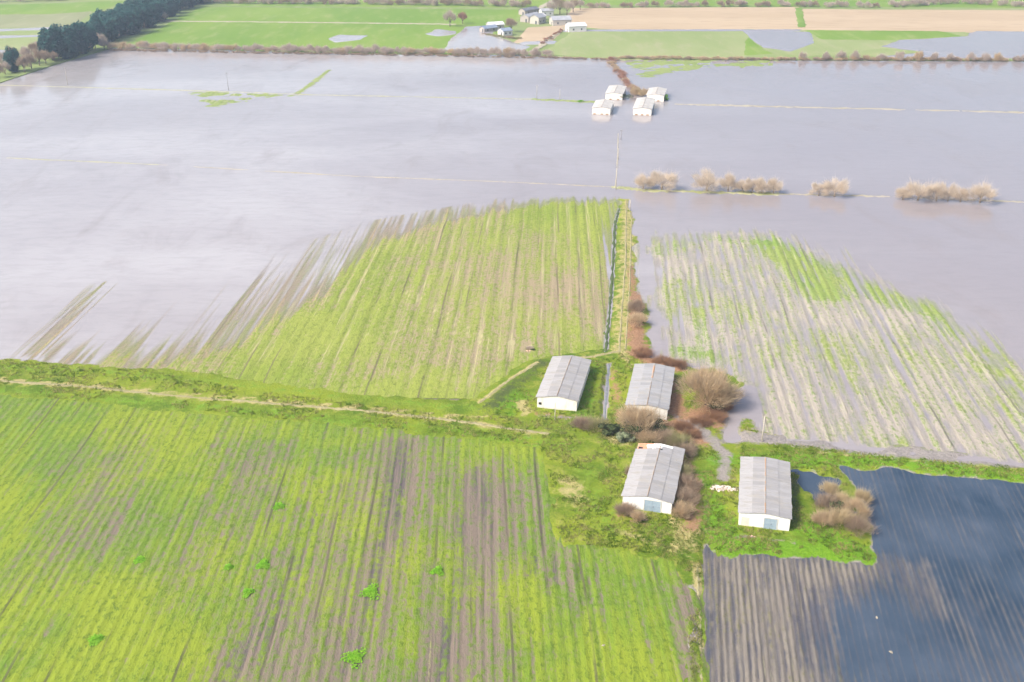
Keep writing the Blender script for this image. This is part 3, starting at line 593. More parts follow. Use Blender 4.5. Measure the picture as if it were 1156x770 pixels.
f1 = fbarn(678.6, 129.5, 10.5, 16, 'pale barn in the flood, nearest left of the far four', 21)
f2 = fbarn(724.8, 130.2, 11, 22, 'long pale barn in the flood, nearest right of the far four', 22)
f3 = fbarn(692.9, 112.8, 11, 18.5, 'pale barn behind a dark green shrub at the rear left in the flood', 23)
f4 = fbarn(739.5, 114.4, 11.8, 16, 'pale barn beside the bare thicket at the rear right in the flood', 24)
for b, xs in ((f1, (-2.9, .3, 2.6)), (f2, (-2.5, 0, 2.4)), (f3, (-1.5, 2)), (f4, (-2, 1.5))):
    for xx in xs: MB().box(xx - .55, xx + .55, -.03, .01, -.2, .55).build('vent_opening', simple('brown_vent', (.38, .25, .16)) if 'brown_vent' not in bpy.data.materials else bpy.data.materials['brown_vent'], b)

# ------------------------------------------------------------------ far farmstead
FW = m_wall('farm_wall', (.42, .40, .36), (.33, .31, .28)); FWW = m_wall('white_farm_wall', (.6, .59, .57), (.5, .48, .46)); FST = m_wall('stone_farm_wall', (.34, .31, .28), (.26, .24, .22))
RG = simple('grey_farm_roof', (.24, .25, .27), (.31, .32, .34), .4); RB = simple('slate_blue_roof', (.16, .20, .27), (.22, .26, .33), .4); RWH = simple('white_metal_roof', (.56, .56, .56), (.46, .46, .47), .4); RDK = simple('dark_slate_roof', (.11, .12, .14), (.16, .17, .19), .4); RT = simple('clay_tile_roof', (.36, .22, .16), (.42, .28, .2), .5)
GLASS = simple('window_dark', (.05, .06, .08), (.08, .09, .1), 1, .2, .5)
def house(px, py, az, w, L, ze, zr, wall, roof, label, cat='farm building', win=2):
    x, y = G(px, py, .5); b = tag(empty('farm_building', (x, y, .4), -R(az)), label, cat, 'farm buildings beyond the flood')
    MB().prism([(-w / 2, -.5), (w / 2, -.5), (w / 2, ze), (0, zr), (-w / 2, ze)], 0, L).build('wall', wall, b)
    t = .16; s = (zr - ze) / (w / 2); h = w / 2 + .35
    MB().prism([(0, zr + t), (-h, ze - s * .35 + t), (-h, ze - s * .35 + .02), (0, zr + .02)], -.35, L + .35).prism([(0, zr + t), (0, zr + .02), (h, ze - s * .35 + .02), (h, ze - s * .35 + t)], -.35, L + .35).build('roof', roof, b)
    MB().box(-.6 + w * .2, .6 + w * .2, -.04, .02, -.1, 2.2).build('door', GLASS, b)
    for i in range(win):
        yy = L * (i + .6) / (win + .2)
        MB().box(w / 2 - .02, w / 2 + .04, yy - .5, yy + .5, 1.0, 2.1).build('window', GLASS, b); MB().box(-w / 2 - .04, -w / 2 + .02, yy - .5, yy + .5, 1.0, 2.1).build('window', GLASS, b)
    return b
house(640, 35.2, 75, 8, 12, 3.6, 5.2, FWW, RWH, 'bright white shed standing alone at the right end of the farm')
house(622, 27.8, 78, 10, 13, 3.6, 5.6, FW, RG, 'wide grey roofed barn just left of the white shed')
house(603, 27, 30, 7, 10, 4.2, 6.2, FW, RG, 'pale farmhouse with grey roof amid the farm yard', 'farmhouse')
house(592, 25, 35, 7, 15, 3.6, 5.2, FST, RG, 'long grey outbuilding behind the bare tree at the farm')
house(610, 17.5, 70, 6, 9, 3.4, 4.8, FWW, RG, 'small pale building at the top of the farm lane', 'farm building')
house(589, 17, 40, 6, 16, 3.2, 4.6, FST, RDK, 'dark slate roofed outbuilding at the back of the farm')
house(565, 40, 55, 6.5, 7, 3.0, 4.4, FWW, RB, 'pale blue roofed shed at the edge of the pool')
house(551, 33, 70, 7, 10, 3.2, 4.6, FW, RWH, 'long pale roofed shed facing the flooded meadow')
house(544, 36.5, 50, 5, 11, 2.6, 4.0, FST, RB, 'low blue roofed shed at the left end of the farm')
house(606, 23, 40, 5, 7, 3.0, 4.4, FWW, RWH, 'small white lean shed wedged between farm roofs')
house(598, 22, 60, 5, 6, 2.8, 4.0, FW, RT, 'small tile roofed outbuilding in the farm yard')

# ------------------------------------------------------------------ trees and shrubs
def tw_mat(n, a, b): return leafy(n, tuple(min(.8, v * 1.3) for v in a), tuple(min(.8, v * 1.3) for v in b), .6, .45)
TWIG_PALE = tw_mat('pale_willow_twigs', (.52, .45, .36), (.43, .37, .30)); TWIG_TAN = tw_mat('tan_twigs', (.44, .34, .22), (.34, .27, .18)); TWIG_BROWN = tw_mat('brown_twigs', (.25, .19, .14), (.32, .25, .18))
TWIG_GREY = tw_mat('grey_twigs', (.42, .35, .30), (.34, .29, .24)); TWIG_RED = tw_mat('reddish_twigs', (.34, .19, .13), (.28, .17, .12)); TWIG_STRAW = tw_mat('straw_stems', (.44, .36, .22), (.34, .27, .17)); BRACK = tw_mat('dead_bracken', (.25, .15, .085), (.21, .125, .08))
TWIG_OLIVE = tw_mat('olive_shoots', (.24, .235, .11), (.3, .27, .15))
BARK = simple('bark', (.12, .095, .075), (.2, .165, .13), 1.2, .95, .1); BARKP = simple('pale_bark', (.30, .245, .19), (.22, .18, .14), 1.2, .95, .1)
PINE = leafy('pine_needles', (.014, .068, .062), (.028, .092, .075), .35, .2); IVY = leafy('dark_leaves', (.06, .085, .035), (.095, .12, .05), .8); GREYGREEN = leafy('grey_green_leaves', (.2, .24, .14), (.28, .3, .19), .8); LEAF = leafy('fresh_leaves', (.15, .36, .02), (.2, .4, .03), .8)
def unit(n, g):
    v = g.normal(size=(n, 3)); return v / np.linalg.norm(v, axis=1)[:, None]
def blades(base, d, l, w, g):
    side = np.cross(d, unit(len(d), g)); side /= np.linalg.norm(side, axis=1)[:, None] + 1e-9
    tip = base + d * l[:, None]; a = base + side * w[:, None]; b = base - side * w[:, None]
    V = np.stack([a, b, tip], 1).reshape(-1, 3); return V, np.arange(len(V)).reshape(-1, 3)
def crown_dome(n, rx, ry, rz, zc, seed, l=(.7, 1.6), w=(.02, .05), lumps=9, up=.5, hollow=.25, low=False):
    """twigs fanning out from several boughs: uneven outline with gaps"""
    g = np.random.default_rng(seed); c = unit(lumps, g); c[:, 2] = g.uniform(-.85, .8, lumps) if low else np.abs(c[:, 2]) - .25
    cen = c * np.array([rx, ry, rz]) * g.uniform(.4, .8, (lumps, 1)); rad = g.uniform(.32, .6, lumps)
    k = g.integers(0, lumps, n); r = g.uniform(hollow, 1, n) ** .6
    pos = cen[k] + unit(n, g) * (rad[k] * r)[:, None] * np.array([rx, ry, rz]) * .8
    pos[:, 2] = pos[:, 2] + zc; pos[:, 2] = np.where(pos[:, 2] < .1, g.uniform(.05, .5, n), pos[:, 2])
    d = pos - np.array([0, 0, zc - rz * .7]); d /= np.linalg.norm(d, axis=1)[:, None] + 1e-9
    d = d + unit(n, g) * .55 + np.array([0, 0, up]); d /= np.linalg.norm(d, axis=1)[:, None]
    ll = g.uniform(l[0], l[1], n) * np.where(g.uniform(0, 1, n) < .13, g.uniform(1.3, 2.3, n), 1)
    return blades(pos, d, ll, g.uniform(w[0], w[1], n), g) + (cen + np.array([0, 0, zc]),)
def leaf_crown(n, rx, ry, rz, zc, seed, s=(.35, .8), lumps=16):
    g = np.random.default_rng(seed); c = unit(lumps, g); cen = c * np.array([rx, ry, rz]) * g.uniform(.5, .85, (lumps, 1)); cen[:, 2] += zc
    rad = g.uniform(.28, .46, lumps); k = g.integers(0, lumps, n)
    nn = unit(n, g); pos = cen[k] + nn * (rad[k] * g.uniform(.6, 1.05, n))[:, None] * np.array([rx, ry, rz])
    pos[:, 2] = np.maximum(pos[:, 2], .15)
    a = np.cross(nn, unit(n, g)); a /= np.linalg.norm(a, axis=1)[:, None] + 1e-9; b = np.cross(nn * .6 + unit(n, g) * .5, a); b /= np.linalg.norm(b, axis=1)[:, None] + 1e-9
    z = g.uniform(s[0], s[1], n)[:, None] * .5; a = a * z; b = b * z * .8
    V = np.stack([pos - a, pos - b, pos + a, pos + b], 1).reshape(-1, 3); return V, np.arange(len(V)).reshape(-1, 4), cen
def limbs(cen, th, r, seed, n=9, base_spread=.25):
    m = MB(); g = random.Random(seed)
    m.tube([(0, 0, -.5), (g.uniform(-.1, .1), g.uniform(-.1, .1), th * .5), (0, 0, th)], [r * 1.25, r, r * .8], 7)
    for i in range(min(n, len(cen))):
        c = cen[i]; mid = np.array([c[0] * .4, c[1] * .4, th + (c[2] - th) * .45]) + np.array([g.uniform(-.2, .2), g.uniform(-.2, .2), 0])
        m.tube([(0, 0, th * .75), mid, c], [r * .5, r * .32, r * .14], 5)
        for j in range(3):
            e = c + np.array([g.uniform(-1, 1), g.uniform(-1, 1), g.uniform(-.1, 1.1)]) * r * 5
            m.tube([mid + (c - mid) * .5, e], [r * .18, r * .05], 4, False)
    return m
def tree(name, kind, h, w, loc, label, cat, group, seed, leaf=False, twig=TWIG_PALE, bark=BARKP, n=2600, zf=.6, tl=None, tw=(.02, .05), low=False):
    b = tag(empty(name, loc, rnd.uniform(0, 6)), label, cat, group)
    if leaf: V, q, cen = leaf_crown(n, w / 2, w / 2, h * (1 - zf) * .9, h * zf, seed, (.6, 1.2), 44)
    else: V, q, cen = crown_dome(n, w / 2, w / 2, h * .46, h * zf, seed, tl or (h * .08, h * .2), tw, 18, low=low)
    link('crown', big_mesh('crown', V, q, False), PINE if leaf else twig, b)
    limbs(cen, h * .28, h * .03, seed).build('trunk', bark, b, True)
    return b
def ground_at(px, py):
    x, y = G(px, py, .3); return (x, y, max(0.0, hz(x, y)) - .03)

# willows on the drowned bank
WPOS = [(726, 213, 5.8, 1.0, 0, 'small bare willow next to the drowned track, leftmost on the bank'), (747, 214, 6.8, 1.25, 1, 'broad bare willow, second from the left along the drowned bank'),
 (798, 216, 7.4, 1.1, 2, 'tall bare willow, the left of the pair mid bank'), (822, 216, 7.0, .8, 3, 'narrow upright bare willow, the right of the pair mid bank'),
 (838, 217.5, 5.2, .85, 0, 'bare willow just right of the narrow upright one'), (849, 217.8, 5.8, .8, 1, 'slim bare willow, second in the thin row of four'), (860, 218.2, 5.4, .8, 2, 'slim bare willow, third in the thin row of four'), (873, 218.5, 5.8, .9, 3, 'bare willow at the right end of the thin row of four'),
 (924, 221, 5.0, 1.0, 1, 'low bare willow, left one of the isolated pair'), (942, 222, 6.4, 1.05, 2, 'round bare willow, right one of the isolated pair'),
 (1019, 225, 4.2, 1.3, 3, 'low spreading willow at the left end of the right hand clump'), (1036, 226, 7.2, 1.15, 0, 'big rounded willow near the left of the right hand clump'), (1057, 226.5, 6.4, .95, 1, 'pale willow third in the right hand clump'),
 (1070, 227, 6.0, .8, 2, 'slender willow midway in the right hand clump'), (1084, 228, 5.6, .85, 3, 'thin willow with sparse crown left of the last big one'), (1106, 228.5, 7.4, 1.05, 0, 'large round willow at the right end of the right hand clump')]
WP = []
for i in range(4):
    WP.append(tree('bare_willow', 0, 7, 6.6, (0, 0, 0), '', 'tree', 'bare willows along the drowned bank', 100 + i, n=4200, zf=.44, tw=(.010, .026), tl=(.8, 1.7), low=True))
used = set()
for px, py, h, ws, k, lab in WPOS:
    x, y = G(px, py, 0); s = h / 7.0; t = WP[k] if k not in used else copy_thing(WP[k], (0, 0, 0), 0)
    used.add(k); t.location = (x, y, .06); t.rotation_euler = (0, 0, rnd.uniform(0, 6)); t.scale = (s * ws * 1.28, s * ws * 1.28, s); t['label'] = lab

# pines and the brown wood at the upper left
PP = []
for i in range(4): PP.append(tree('pine_tree', 0, 16, 10.5, (0, 0, 0), '', 'tree', 'dark pines in the shelter belt', 200 + i, True, bark=BARK, n=6500, zf=.47))
PPOS = [(16, 81, 13, 1.0, 'lone dark pine at the left edge beside the brown thicket'), (60, 68, 20, 1.0, 'tall dark pine, left of the big pair by the water'), (70, 64, 18, .95, 'dark pine leaning into the big pair from behind'), (93, 60, 19, 1.0, 'tall dark pine, right of the big pair by the water'), (78, 66, 17, 1.1, 'dark pine low in the middle of the big group by the water'), (100, 57, 16, 1.2, 'dark pine joining the big pair to the long belt'), (84, 62, 17, .9, 'dark pine filling the gap between the big pair')]
g = random.Random(3)
for i in range(62):
    t = (i // 2) / 30; px = 112 + (262 - 112) * t + g.uniform(-5, 5); py = 50 - 62 * t + g.uniform(-2, 2) - (5 if i % 2 else 0); px -= 6 if i % 2 else 0
    PPOS.append((px, py, g.uniform(12, 17), g.uniform(1.1, 1.5), 'dark pine in the long belt running up beside the green field'))
usedp = set()
for i, (px, py, h, ws, lab) in enumerate(PPOS):
    k = i % 4; x, y = G(px, py, .3); s = h / 16; t = PP[k] if k not in usedp else copy_thing(PP[k], (0, 0, 0), 0); usedp.add(k)
    t.location = (x, y, .2); t.rotation_euler = (0, 0, g.uniform(0, 6)); t.scale = (s * ws, s * ws, s); t['label'] = lab
BT = []
for i in range(3): BT.append(tree('bare_tree', 0, 9, 8, (0, 0, 0), '', 'tree', 'leafless brown trees among the pines', 300 + i, twig=[TWIG_BROWN, TWIG_GREY, TWIG_BROWN][i], bark=BARK, n=2300, zf=.5, tw=(.03, .08)))
BPOS = [(0, 88, 8), (6, 84, 7), (28, 82, 9), (36, 78, 9), (30, 72, 10), (45, 74, 9), (52, 72, 8), (48, 64, 10), (40, 66, 9), (14, 72, 10), (4, 76, 9), (62, 70, 6), (108, 55, 9), (114, 52, 8), (120, 47, 9), (130, 46, 7), (142, 40, 7), (158, 36, 8), (100, 58, 7), (118, 56, 7), (150, 36, 7), (172, 31, 7), (186, 24, 7)]
usedb = set(); first_b = {}
for i, (px, py, h) in enumerate(BPOS):
    k = i % 3; x, y = G(px, py, .3); s = h / 9; t = BT[k] if k not in usedb else copy_thing(BT[k], (0, 0, 0), 0); usedb.add(k)
    t.location = (x, y, .2); t.rotation_euler = (0, 0, g.uniform(0, 6)); t.scale = (s, s, s)
    t['label'] = 'brown leafless tree in the thicket left of the tall pines' if px < 66 else 'brown leafless tree at the foot of the pine belt'
    t['group'] = 'leafless trees in the left thicket' if px < 66 else 'leafless trees below the pine belt'
# named trees round the farm
def one_tree(px, py, h, w, twig, lab, seed, z=.5, n=2300, zf=.55, cat='tree', group=None, tw=(.03, .07)):
    x, y = G(px, py, z); return tree('bare_tree', 0, h, w, (x, y, z - .15), lab, cat, group, seed, twig=twig, bark=BARK, n=n, zf=zf, tw=tw)
one_tree(508, 30, 11, 9, TWIG_GREY, 'grey bare tree standing in the meadow by the flood pool', 401)
one_tree(522, 27, 8, 7, TWIG_RED, 'reddish bare tree beside the grey one in the meadow', 402)
one_tree(577, 36, 9.5, 8.5, TWIG_BROWN, 'brown bare tree in the middle of the farm yard', 403)
for i, (px, py, h) in enumerate([(622, 17, 10), (632, 16, 12), (640, 17, 11), (647, 14, 10), (655, 11, 8), (628, 10, 10)]):
    one_tree(px, py, h, h * .85, [TWIG_GREY, TWIG_BROWN][i % 2], 'bare tree in the copse behind the grey farm barn', 410 + i, group='bare trees of the copse behind the farm', n=1500)

# shrubs: one mesh each
def shrub_mesh(kind, w, h, n, seed, l, tw=(.015, .045), lumps=9):
    if kind == 'leaf': V, q, _ = leaf_crown(n, w / 2, w / 2, h * .5, h * .45, seed, (.2, .5), lumps)
    else: V, q, _ = crown_dome(n, w / 2, w / 2, h * .62, h * .34, seed, l, tw, lumps)
    return big_mesh('shrub', V, q, False)
def shrub(name, px, py, w, h, mat, lab, seed, kind='twig', n=2200, group=None, l=None, cat='shrub', tw=(.015, .045), lumps=9):
    x, y, z = ground_at(px, py); me = shrub_mesh(kind, w, h, n, seed, l or (h * .12, h * .3), tw, lumps)
    return tag(link(name, me, mat, None, False, (x, y, z), 0), lab, cat, group)
x, y, z = ground_at(797, 457)
t = tree('bare_tree', 0, 9.4, 12.0, (x, y, z), 'big rounded bare tree over red bracken beside the grey barn', 'tree', None, 500, twig=TWIG_TAN, bark=BARK, n=10000, zf=.44, low=True, tl=(.7, 1.9), tw=(.018, .05))
shrub('ivy_shrub', 808, 462, 3.6, 2.6, IVY, 'dark ivy clad shrub at the foot of the big bare tree', 501, 'leaf', 1400)
x, y, z = ground_at(722, 487)
tree('bare_shrub', 0, 5.6, 8.6, (x, y, z), 'tan bare bush screening the gable of the blue grey barn', 'shrub', None, 502, low=True, twig=TWIG_TAN, bark=BARK, n=5200, zf=.46, tl=(.5, 1.4))
shrub('evergreen_shrub', 714, 492, 4.6, 2.6, IVY, 'dark evergreen shrub in front of the tan bush', 503, 'leaf', 2200)
shrub('evergreen_shrub', 690, 488, 5, 1.9, IVY, 'low dark shrub left of the evergreen behind the broken barn', 504, 'leaf', 1800)
shrub('evergreen_shrub', 742, 487, 3.6, 2.4, IVY, 'dark shrub by the slim post at the barn corner', 505, 'leaf', 1500)
shrub('pale_shrub', 704, 498, 3.6, 2.0, GREYGREEN, 'pale grey green shrub left of the broken barn roof', 506, 'leaf', 1700)
for i, (px, py, w, h, mt, lab) in enumerate([(733, 499, 4, 2.0, TWIG_TAN, 'tan scrub right behind the broken roof corner'), (751, 500, 4.4, 2.0, TWIG_BROWN, 'brown scrub behind the right half of the broken barn'), (765, 503, 4.0, 1.8, TWIG_OLIVE, 'olive scrub beside the muddy lane behind the broken barn'), (774, 513, 3.4, 1.7, TWIG_BROWN, 'brown scrub at the rear right corner of the broken barn'),
  (768, 537, 3.0, 2.0, TWIG_OLIVE, 'olive brown scrub halfway along the broken barn'), (775, 552, 3.6, 2.2, TWIG_BROWN, 'tall brown bramble beside the broken barn'), (774, 568, 3.8, 2.4, TWIG_BROWN, 'dense brown bramble near the blue door barn front'), (770, 582, 3.2, 1.8, TWIG_TAN, 'tan bramble at the front right corner of the broken barn'),
  (658, 482, 3.6, 1.2, TWIG_BROWN, 'low brown scrub on the grass below the leftmost barn'), (672, 484, 4.2, 1.4, TWIG_OLIVE, 'olive scrub between the channel and the leftmost barn'), (714, 537, 1.8, 1.2, TWIG_BROWN, 'small brown scrub against the left wall of the broken barn'),
  (706, 580, 2.4, 1.1, TWIG_BROWN, 'small brown scrub at the front left of the broken barn'), (720, 588, 1.8, .9, TWIG_TAN, 'small tan scrub left of the blue barn door'),
  (718, 352, 3.4, 3.0, TWIG_BROWN, 'dark brown bush at the head of the red bracken'), (717, 366, 4.4, 2.4, TWIG_TAN, 'round tan bush below the dark brown one'), (724, 400, 5.0, .8, BRACK, 'red bracken clump at the bend of the wet track'), (748, 410, 5.2, .8, BRACK, 'red bracken clump behind the blue grey barn'), (765, 414, 3.6, 1.0, BRACK, 'red bracken clump between barn and big bare tree'),
  (808, 474, 4.4, 1.1, BRACK, 'red bracken under the front of the big bare tree'), (792, 478, 3.8, .9, BRACK, 'red bracken beside the lane below the big tree'), (816, 462, 2.6, 1.2, BRACK, 'red bracken on the right of the big tree'), (772, 484, 3.0, .8, BRACK, 'red bracken patch along the muddy lane'), (780, 492, 3.0, .8, BRACK, 'red bracken patch low on the muddy lane'),
  (932, 574, 3.8, 2.4, TWIG_BROWN, 'brown bramble nearest the barn beside the pond'), (948, 592, 4.2, 2.2, TWIG_STRAW, 'straw coloured bramble in the middle of the pond thicket'), (966, 582, 4.0, 2.6, TWIG_TAN, 'tan bramble at the water side of the pond thicket'), (968, 600, 3.8, 2.2, TWIG_BROWN, 'brown bramble low at the water side of the pond thicket'), (950, 572, 3.6, 2.2, TWIG_STRAW, 'straw bramble at the back of the pond thicket'), (936, 556, 2.4, 1.8, TWIG_STRAW, 'small straw bramble rising from the puddles'), (974, 566, 2.0, 2.0, TWIG_STRAW, 'upright straw stems at the back corner of the pond thicket'), (928, 592, 3.0, 1.6, TWIG_TAN, 'tan bramble at the barn side of the pond thicket'), (944, 578, 2.2, 2.2, IVY, 'dark green bush in the heart of the pond thicket')]):
    shrub('scrub' if mt not in (BRACK,) else 'bracken', px, py, w * (1.3 if mt is not BRACK else 1.1), h * (1.1 if mt is not BRACK else .75), mt, lab, 520 + i, 'leaf' if mt is IVY else 'twig', 2600 if mt is not IVY else 700, l=(.4, 1.3), tw=(.01, .03), lumps=20, cat='scrub' if mt is not BRACK else 'bracken')

# hedgerow across the far shore
HM = [shrub_mesh('twig', 7.5, 5.5, 2000, 600 + i, (.7, 1.7), (.02, .06), 14) for i in range(5)]
def hedge(pts, n, hr, mats, lab, grp, z, jit=1.0, seed=0, wr=(.8, 1.15), name='hedge_shrub'):
    P = GP(pts, z); seg = np.hypot(*np.diff(P, axis=0).T); cum = np.concatenate([[0], np.cumsum(seg)]); gg = random.Random(seed)
    for i in range(n):
        d = cum[-1] * (i + .5 + gg.uniform(-.3, .3)) / n; k = min(max(np.searchsorted(cum, d) - 1, 0), len(seg) - 1); q = P[k] + (P[k + 1] - P[k]) * (d - cum[k]) / seg[k]
        me = HM[gg.randrange(5)]; o = bpy.data.objects.new(name, me); C.objects.link(o)
        if not me.materials: me.materials.append(mats[0])
        o.material_slots[0].link = 'OBJECT'; o.material_slots[0].material = mats[gg.randrange(len(mats))]
        h = gg.uniform(*hr) / 6.2; w = gg.uniform(*wr); o.scale = (w, w, h); o.rotation_euler = (0, 0, gg.uniform(0, 6)); o.location = (q[0] + gg.uniform(-jit, jit), q[1] + gg.uniform(-jit, jit), z - .25)
        tag(o, lab, 'shrub', grp)
HG = [TWIG_GREY, TWIG_TAN, TWIG_GREY]
hedge([(126, 55), (300, 58.5), (480, 61), (620, 64)], 66, (4.2, 6.0), HG, 'rounded bare shrub in the hedgerow between flood and bright green field', 'hedgerow along the far shore of the flood', .35, 1.2, 1)
hedge([(126, 56.5), (300, 60), (480, 62.5), (620, 65.5), (700, 68)], 90, (1.0, 1.8), [TWIG_BROWN], 'low dark scrub at the waterline below the far hedgerow', 'waterline scrub below the far hedgerow', .2, .8, 2, (.5, .8), 'scrub')
hedge([(690, 66), (800, 67), (960, 67.5), (1156, 68.5)], 64, (1.6, 2.8), [TWIG_BROWN, TWIG_TAN, TWIG_TAN], 'low scrub of the thin hedge right of the bracken bank', 'thin hedge along the right far shore', .35, 1.0, 3, (.6, .9), 'scrub')
hedge([(900, 67), (1030, 68), (1156, 69)], 14, (4.0, 6.5), HG, 'pale bare bush rising above the thin hedge at the right', 'bare bushes in the thin right hand hedge', .35, 1.0, 4, (.6, 1.0))
hedge([(690, 68), (697, 80), (706, 92), (716, 104)], 16, (2.0, 3.2), [TWIG_RED, TWIG_TAN, TWIG_RED], 'reddish brown bush on the bank leading to the drowned barns', 'brown bushes on the bank to the drowned barns', .1, .8, 5, (.5, .8))
hedge([(714, 106), (724, 109), (730, 107)], 6, (3.5, 5.0), [TWIG_TAN, TWIG_STRAW], 'tan bush in the thicket between the drowned barns', 'thicket between the drowned barns', .1, 1.5, 6, (.6, .8))
hedge([(232, 4), (400, 5), (560, 7), (600, 8)], 44, (5, 8), [TWIG_GREY, TWIG_BROWN, TWIG_GREY], 'bare hedge tree along the top edge of the green fields', 'bare hedge along the top of the green fields', .5, 2, 7, (1.0, 1.4))
hedge([(-80, 3), (0, 2), (90, 0)], 14, (7, 10), [TWIG_GREY, TWIG_BROWN], 'bare tree in the far hedge at the upper left', 'far hedge at the upper left', .5, 2, 8, (1.1, 1.6))
hedge([(660, 9), (760, 7.5), (880, 7), (1000, 8.5)], 30, (4, 7), [TWIG_GREY, TWIG_BROWN], 'bare bush in the hedge behind the brown fallow field', 'hedge behind the brown fallow field', .5, 2, 9, (.9, 1.3))
hedge([(1000, 8), (1080, 4), (1156, 8)], 18, (5, 8), [TWIG_GREY], 'grey bare bush in the far hedge at the upper right', 'far hedge at the upper right', .5, 3, 10, (1.0, 1.4))
hedge([(610, 50), (626, 40), (636, 34)], 9, (1.5, 2.6), [TWIG_BROWN, TWIG_RED], 'small brown bush beside the farm lane', 'bushes beside the farm lane', .6, .8, 11, (.4, .6))
hedge([(545, 38.5), (575, 43), (590, 44)], 9, (1.2, 2.0), [TWIG_OLIVE, TWIG_BROWN], 'low bush on the strip in front of the farm sheds', 'bushes in front of the farm sheds', .6, .8, 12, (.5, .8))
for px, py, w, h, lab in ((706, 112, 7, 3.2, 'dark green shrub against the right wall of the rear left barn'), (754, 113, 5, 2.6, 'dark green shrub at the right wall of the rear right barn'), (656, 115, 3, .8, 'green tussock at the end of the grassy bank')):
    x, y = G(px, py, 0); tag(link('evergreen_shrub', shrub_mesh('leaf', w, h, 700, 700 + px, None, lumps=8), LEAF if h < 3 else IVY, None, False, (x, y, 0), 0), lab, 'shrub')

def rosette(n, w, seed):
    """low mat of broad leaves lying mostly level"""
    g = np.random.default_rng(seed); r = np.minimum(np.abs(g.normal(0, .22, n)), .42) * w; a = g.uniform(0, 6.283, n); r *= 1 + .35 * np.sin(a * 3 + seed)
    pos = np.stack([r * np.cos(a), r * np.sin(a) * 1.2, np.maximum(.05, .34 * (1 - (r / w * 1.9) ** 2)) * g.uniform(.5, 1, n)], 1)
    nn = np.array([0, 0, 1]) + g.normal(0, .28, (n, 3)); nn /= np.linalg.norm(nn, axis=1)[:, None]
    u = np.cross(nn, unit(n, g)); u /= np.linalg.norm(u, axis=1)[:, None]; v = np.cross(nn, u); s_ = g.uniform(.12, .24, n)[:, None]
    V = np.stack([pos - u * s_, pos - v * s_ * .6, pos + u * s_, pos + v * s_ * .6], 1).reshape(-1, 3); return V, np.arange(len(V)).reshape(-1, 4)
# weed clumps in the sown field
for i, (px, py, w, lab) in enumerate([(315, 571, 2.3, 'fresh green weed clump, highest up in the foreground field'), (297, 637, 2.3, 'fresh green weed clump in the middle of the foreground field'), (418, 668, 3.2, 'largest green weed clump beside the dark wet rows'), (400, 742, 3.4, 'green weed clump nearest the bottom edge of the photo'), (108, 722, 2.6, 'green weed clump at lower left of the field'), (280, 668, 1.8, 'small green weed clump below the middle one'), (258, 640, 1.6, 'small faint green weed clump left of the middle one'), (158, 632, 2.2, 'faint green weed clump in the left half of the field'), (494, 644, 2.0, 'yellowish weed clump among the dark wet rows')]):
    x, y = G(px, py, .4); V, q = rosette(700, w, 800 + i)
    tag(link('weed_clump', big_mesh('weed_clump', V, q, False), LEAF, None, False, (x, y, .25), 0), lab, 'weeds')

# tufts of rough grass all over the uncropped land
def tufts(n, seed):
    g = np.random.default_rng(seed); P = []
    while sum(len(p) for p in P) < n:
        px = g.uniform(-20, 1180, 6000); py = g.uniform(395, 790, 6000); q = GP(list(zip(px, py)), .3); X, Y = q[:, 0], q[:, 1]
        ok = (paint('rust')(X, Y, 0, 0) < .45) & (sdpoly(X, Y, LAND) > .6) & (sdpoly(X, Y, BL) < .4) & (sdpoly(X, Y, LM) < .5) & (fbm(X * .22, Y * .22, 96, 3) > .42)
        for bx, by, az in ((41.6, 139.4, 12.8), (22.85, 144.4, 15), (9, 179.8, 12.2), (26.6, 176.3, 12)):
            ca, sa = math.cos(R(az)), math.sin(R(az)); u = (X - bx) * ca - (Y - by) * sa; v = (X - bx) * sa + (Y - by) * ca; ok &= ~((abs(u) < 4.4) & (v > -.4) & (v < 19))
        for pl, w_, st_ in PAL['mud'][:4]: ok &= dline(X, Y, pl) > w_ * .8
        z = Hland(X, Y); ok &= z > .12; P.append(np.stack([X, Y, z - .04], 1)[ok])
    p = np.concatenate(P)[:n]; k = 6; B = np.repeat(p, k, 0); m = len(B); B[:, :2] += g.normal(0, .16, (m, 2))
    d = np.stack([g.normal(0, .55, m), g.normal(0, .55, m), np.ones(m)], 1); d /= np.linalg.norm(d, axis=1)[:, None]
    return blades(B, d, g.uniform(.2, .55, m), g.uniform(.04, .10, m), g)
TUFT = leafy('tuft_blades', (.10, .17, .012), (.30, .28, .10), .35, .35)
V, q = tufts(9000, 77); o = link('grass_tufts', big_mesh('grass_tufts', V, q, False), TUFT); o['kind'] = 'stuff'
# ------------------------------------------------------------------ poles
WOODP = simple('weathered_pole', (.46, .42, .36), (.36, .33, .28), 1, .85, .2); WOODG = simple('grey_pole', (.30, .28, .27), (.24, .22, .21), 1, .85, .2)
def pole(px, py, h, lab, arm=True, mat=WOODP, r=.11, z0=None, grp='utility poles standing in fields and flood'):
    x, y = G(px, py, .2 if py > 400 else 0); z = max(0, hz(x, y)) if py > 240 else 0
    t = tag(empty('utility_pole', (x, y, z), rnd.uniform(-.2, .2)), lab, 'pole', grp)
    MB().tube([(0, 0, -.6), (0, 0, h)], [r * 1.15, r * .8], 8).build('post', mat, t, True)
    if arm:
        c = MB().box(-.75, .75, -.06 - r, -r, h - .5, h - .38).build('crossarm', WOODG, t)
        for xx in (-.65, 0, .65): MB().tube([(xx, -r - .03, h - .38), (xx, -r - .03, h - .2)], [.05, .035], 6).build('insulator', simple('insulator_white', (.7, .7, .68)) if 'insulator_white' not in bpy.data.materials else bpy.data.materials['insulator_white'], c)
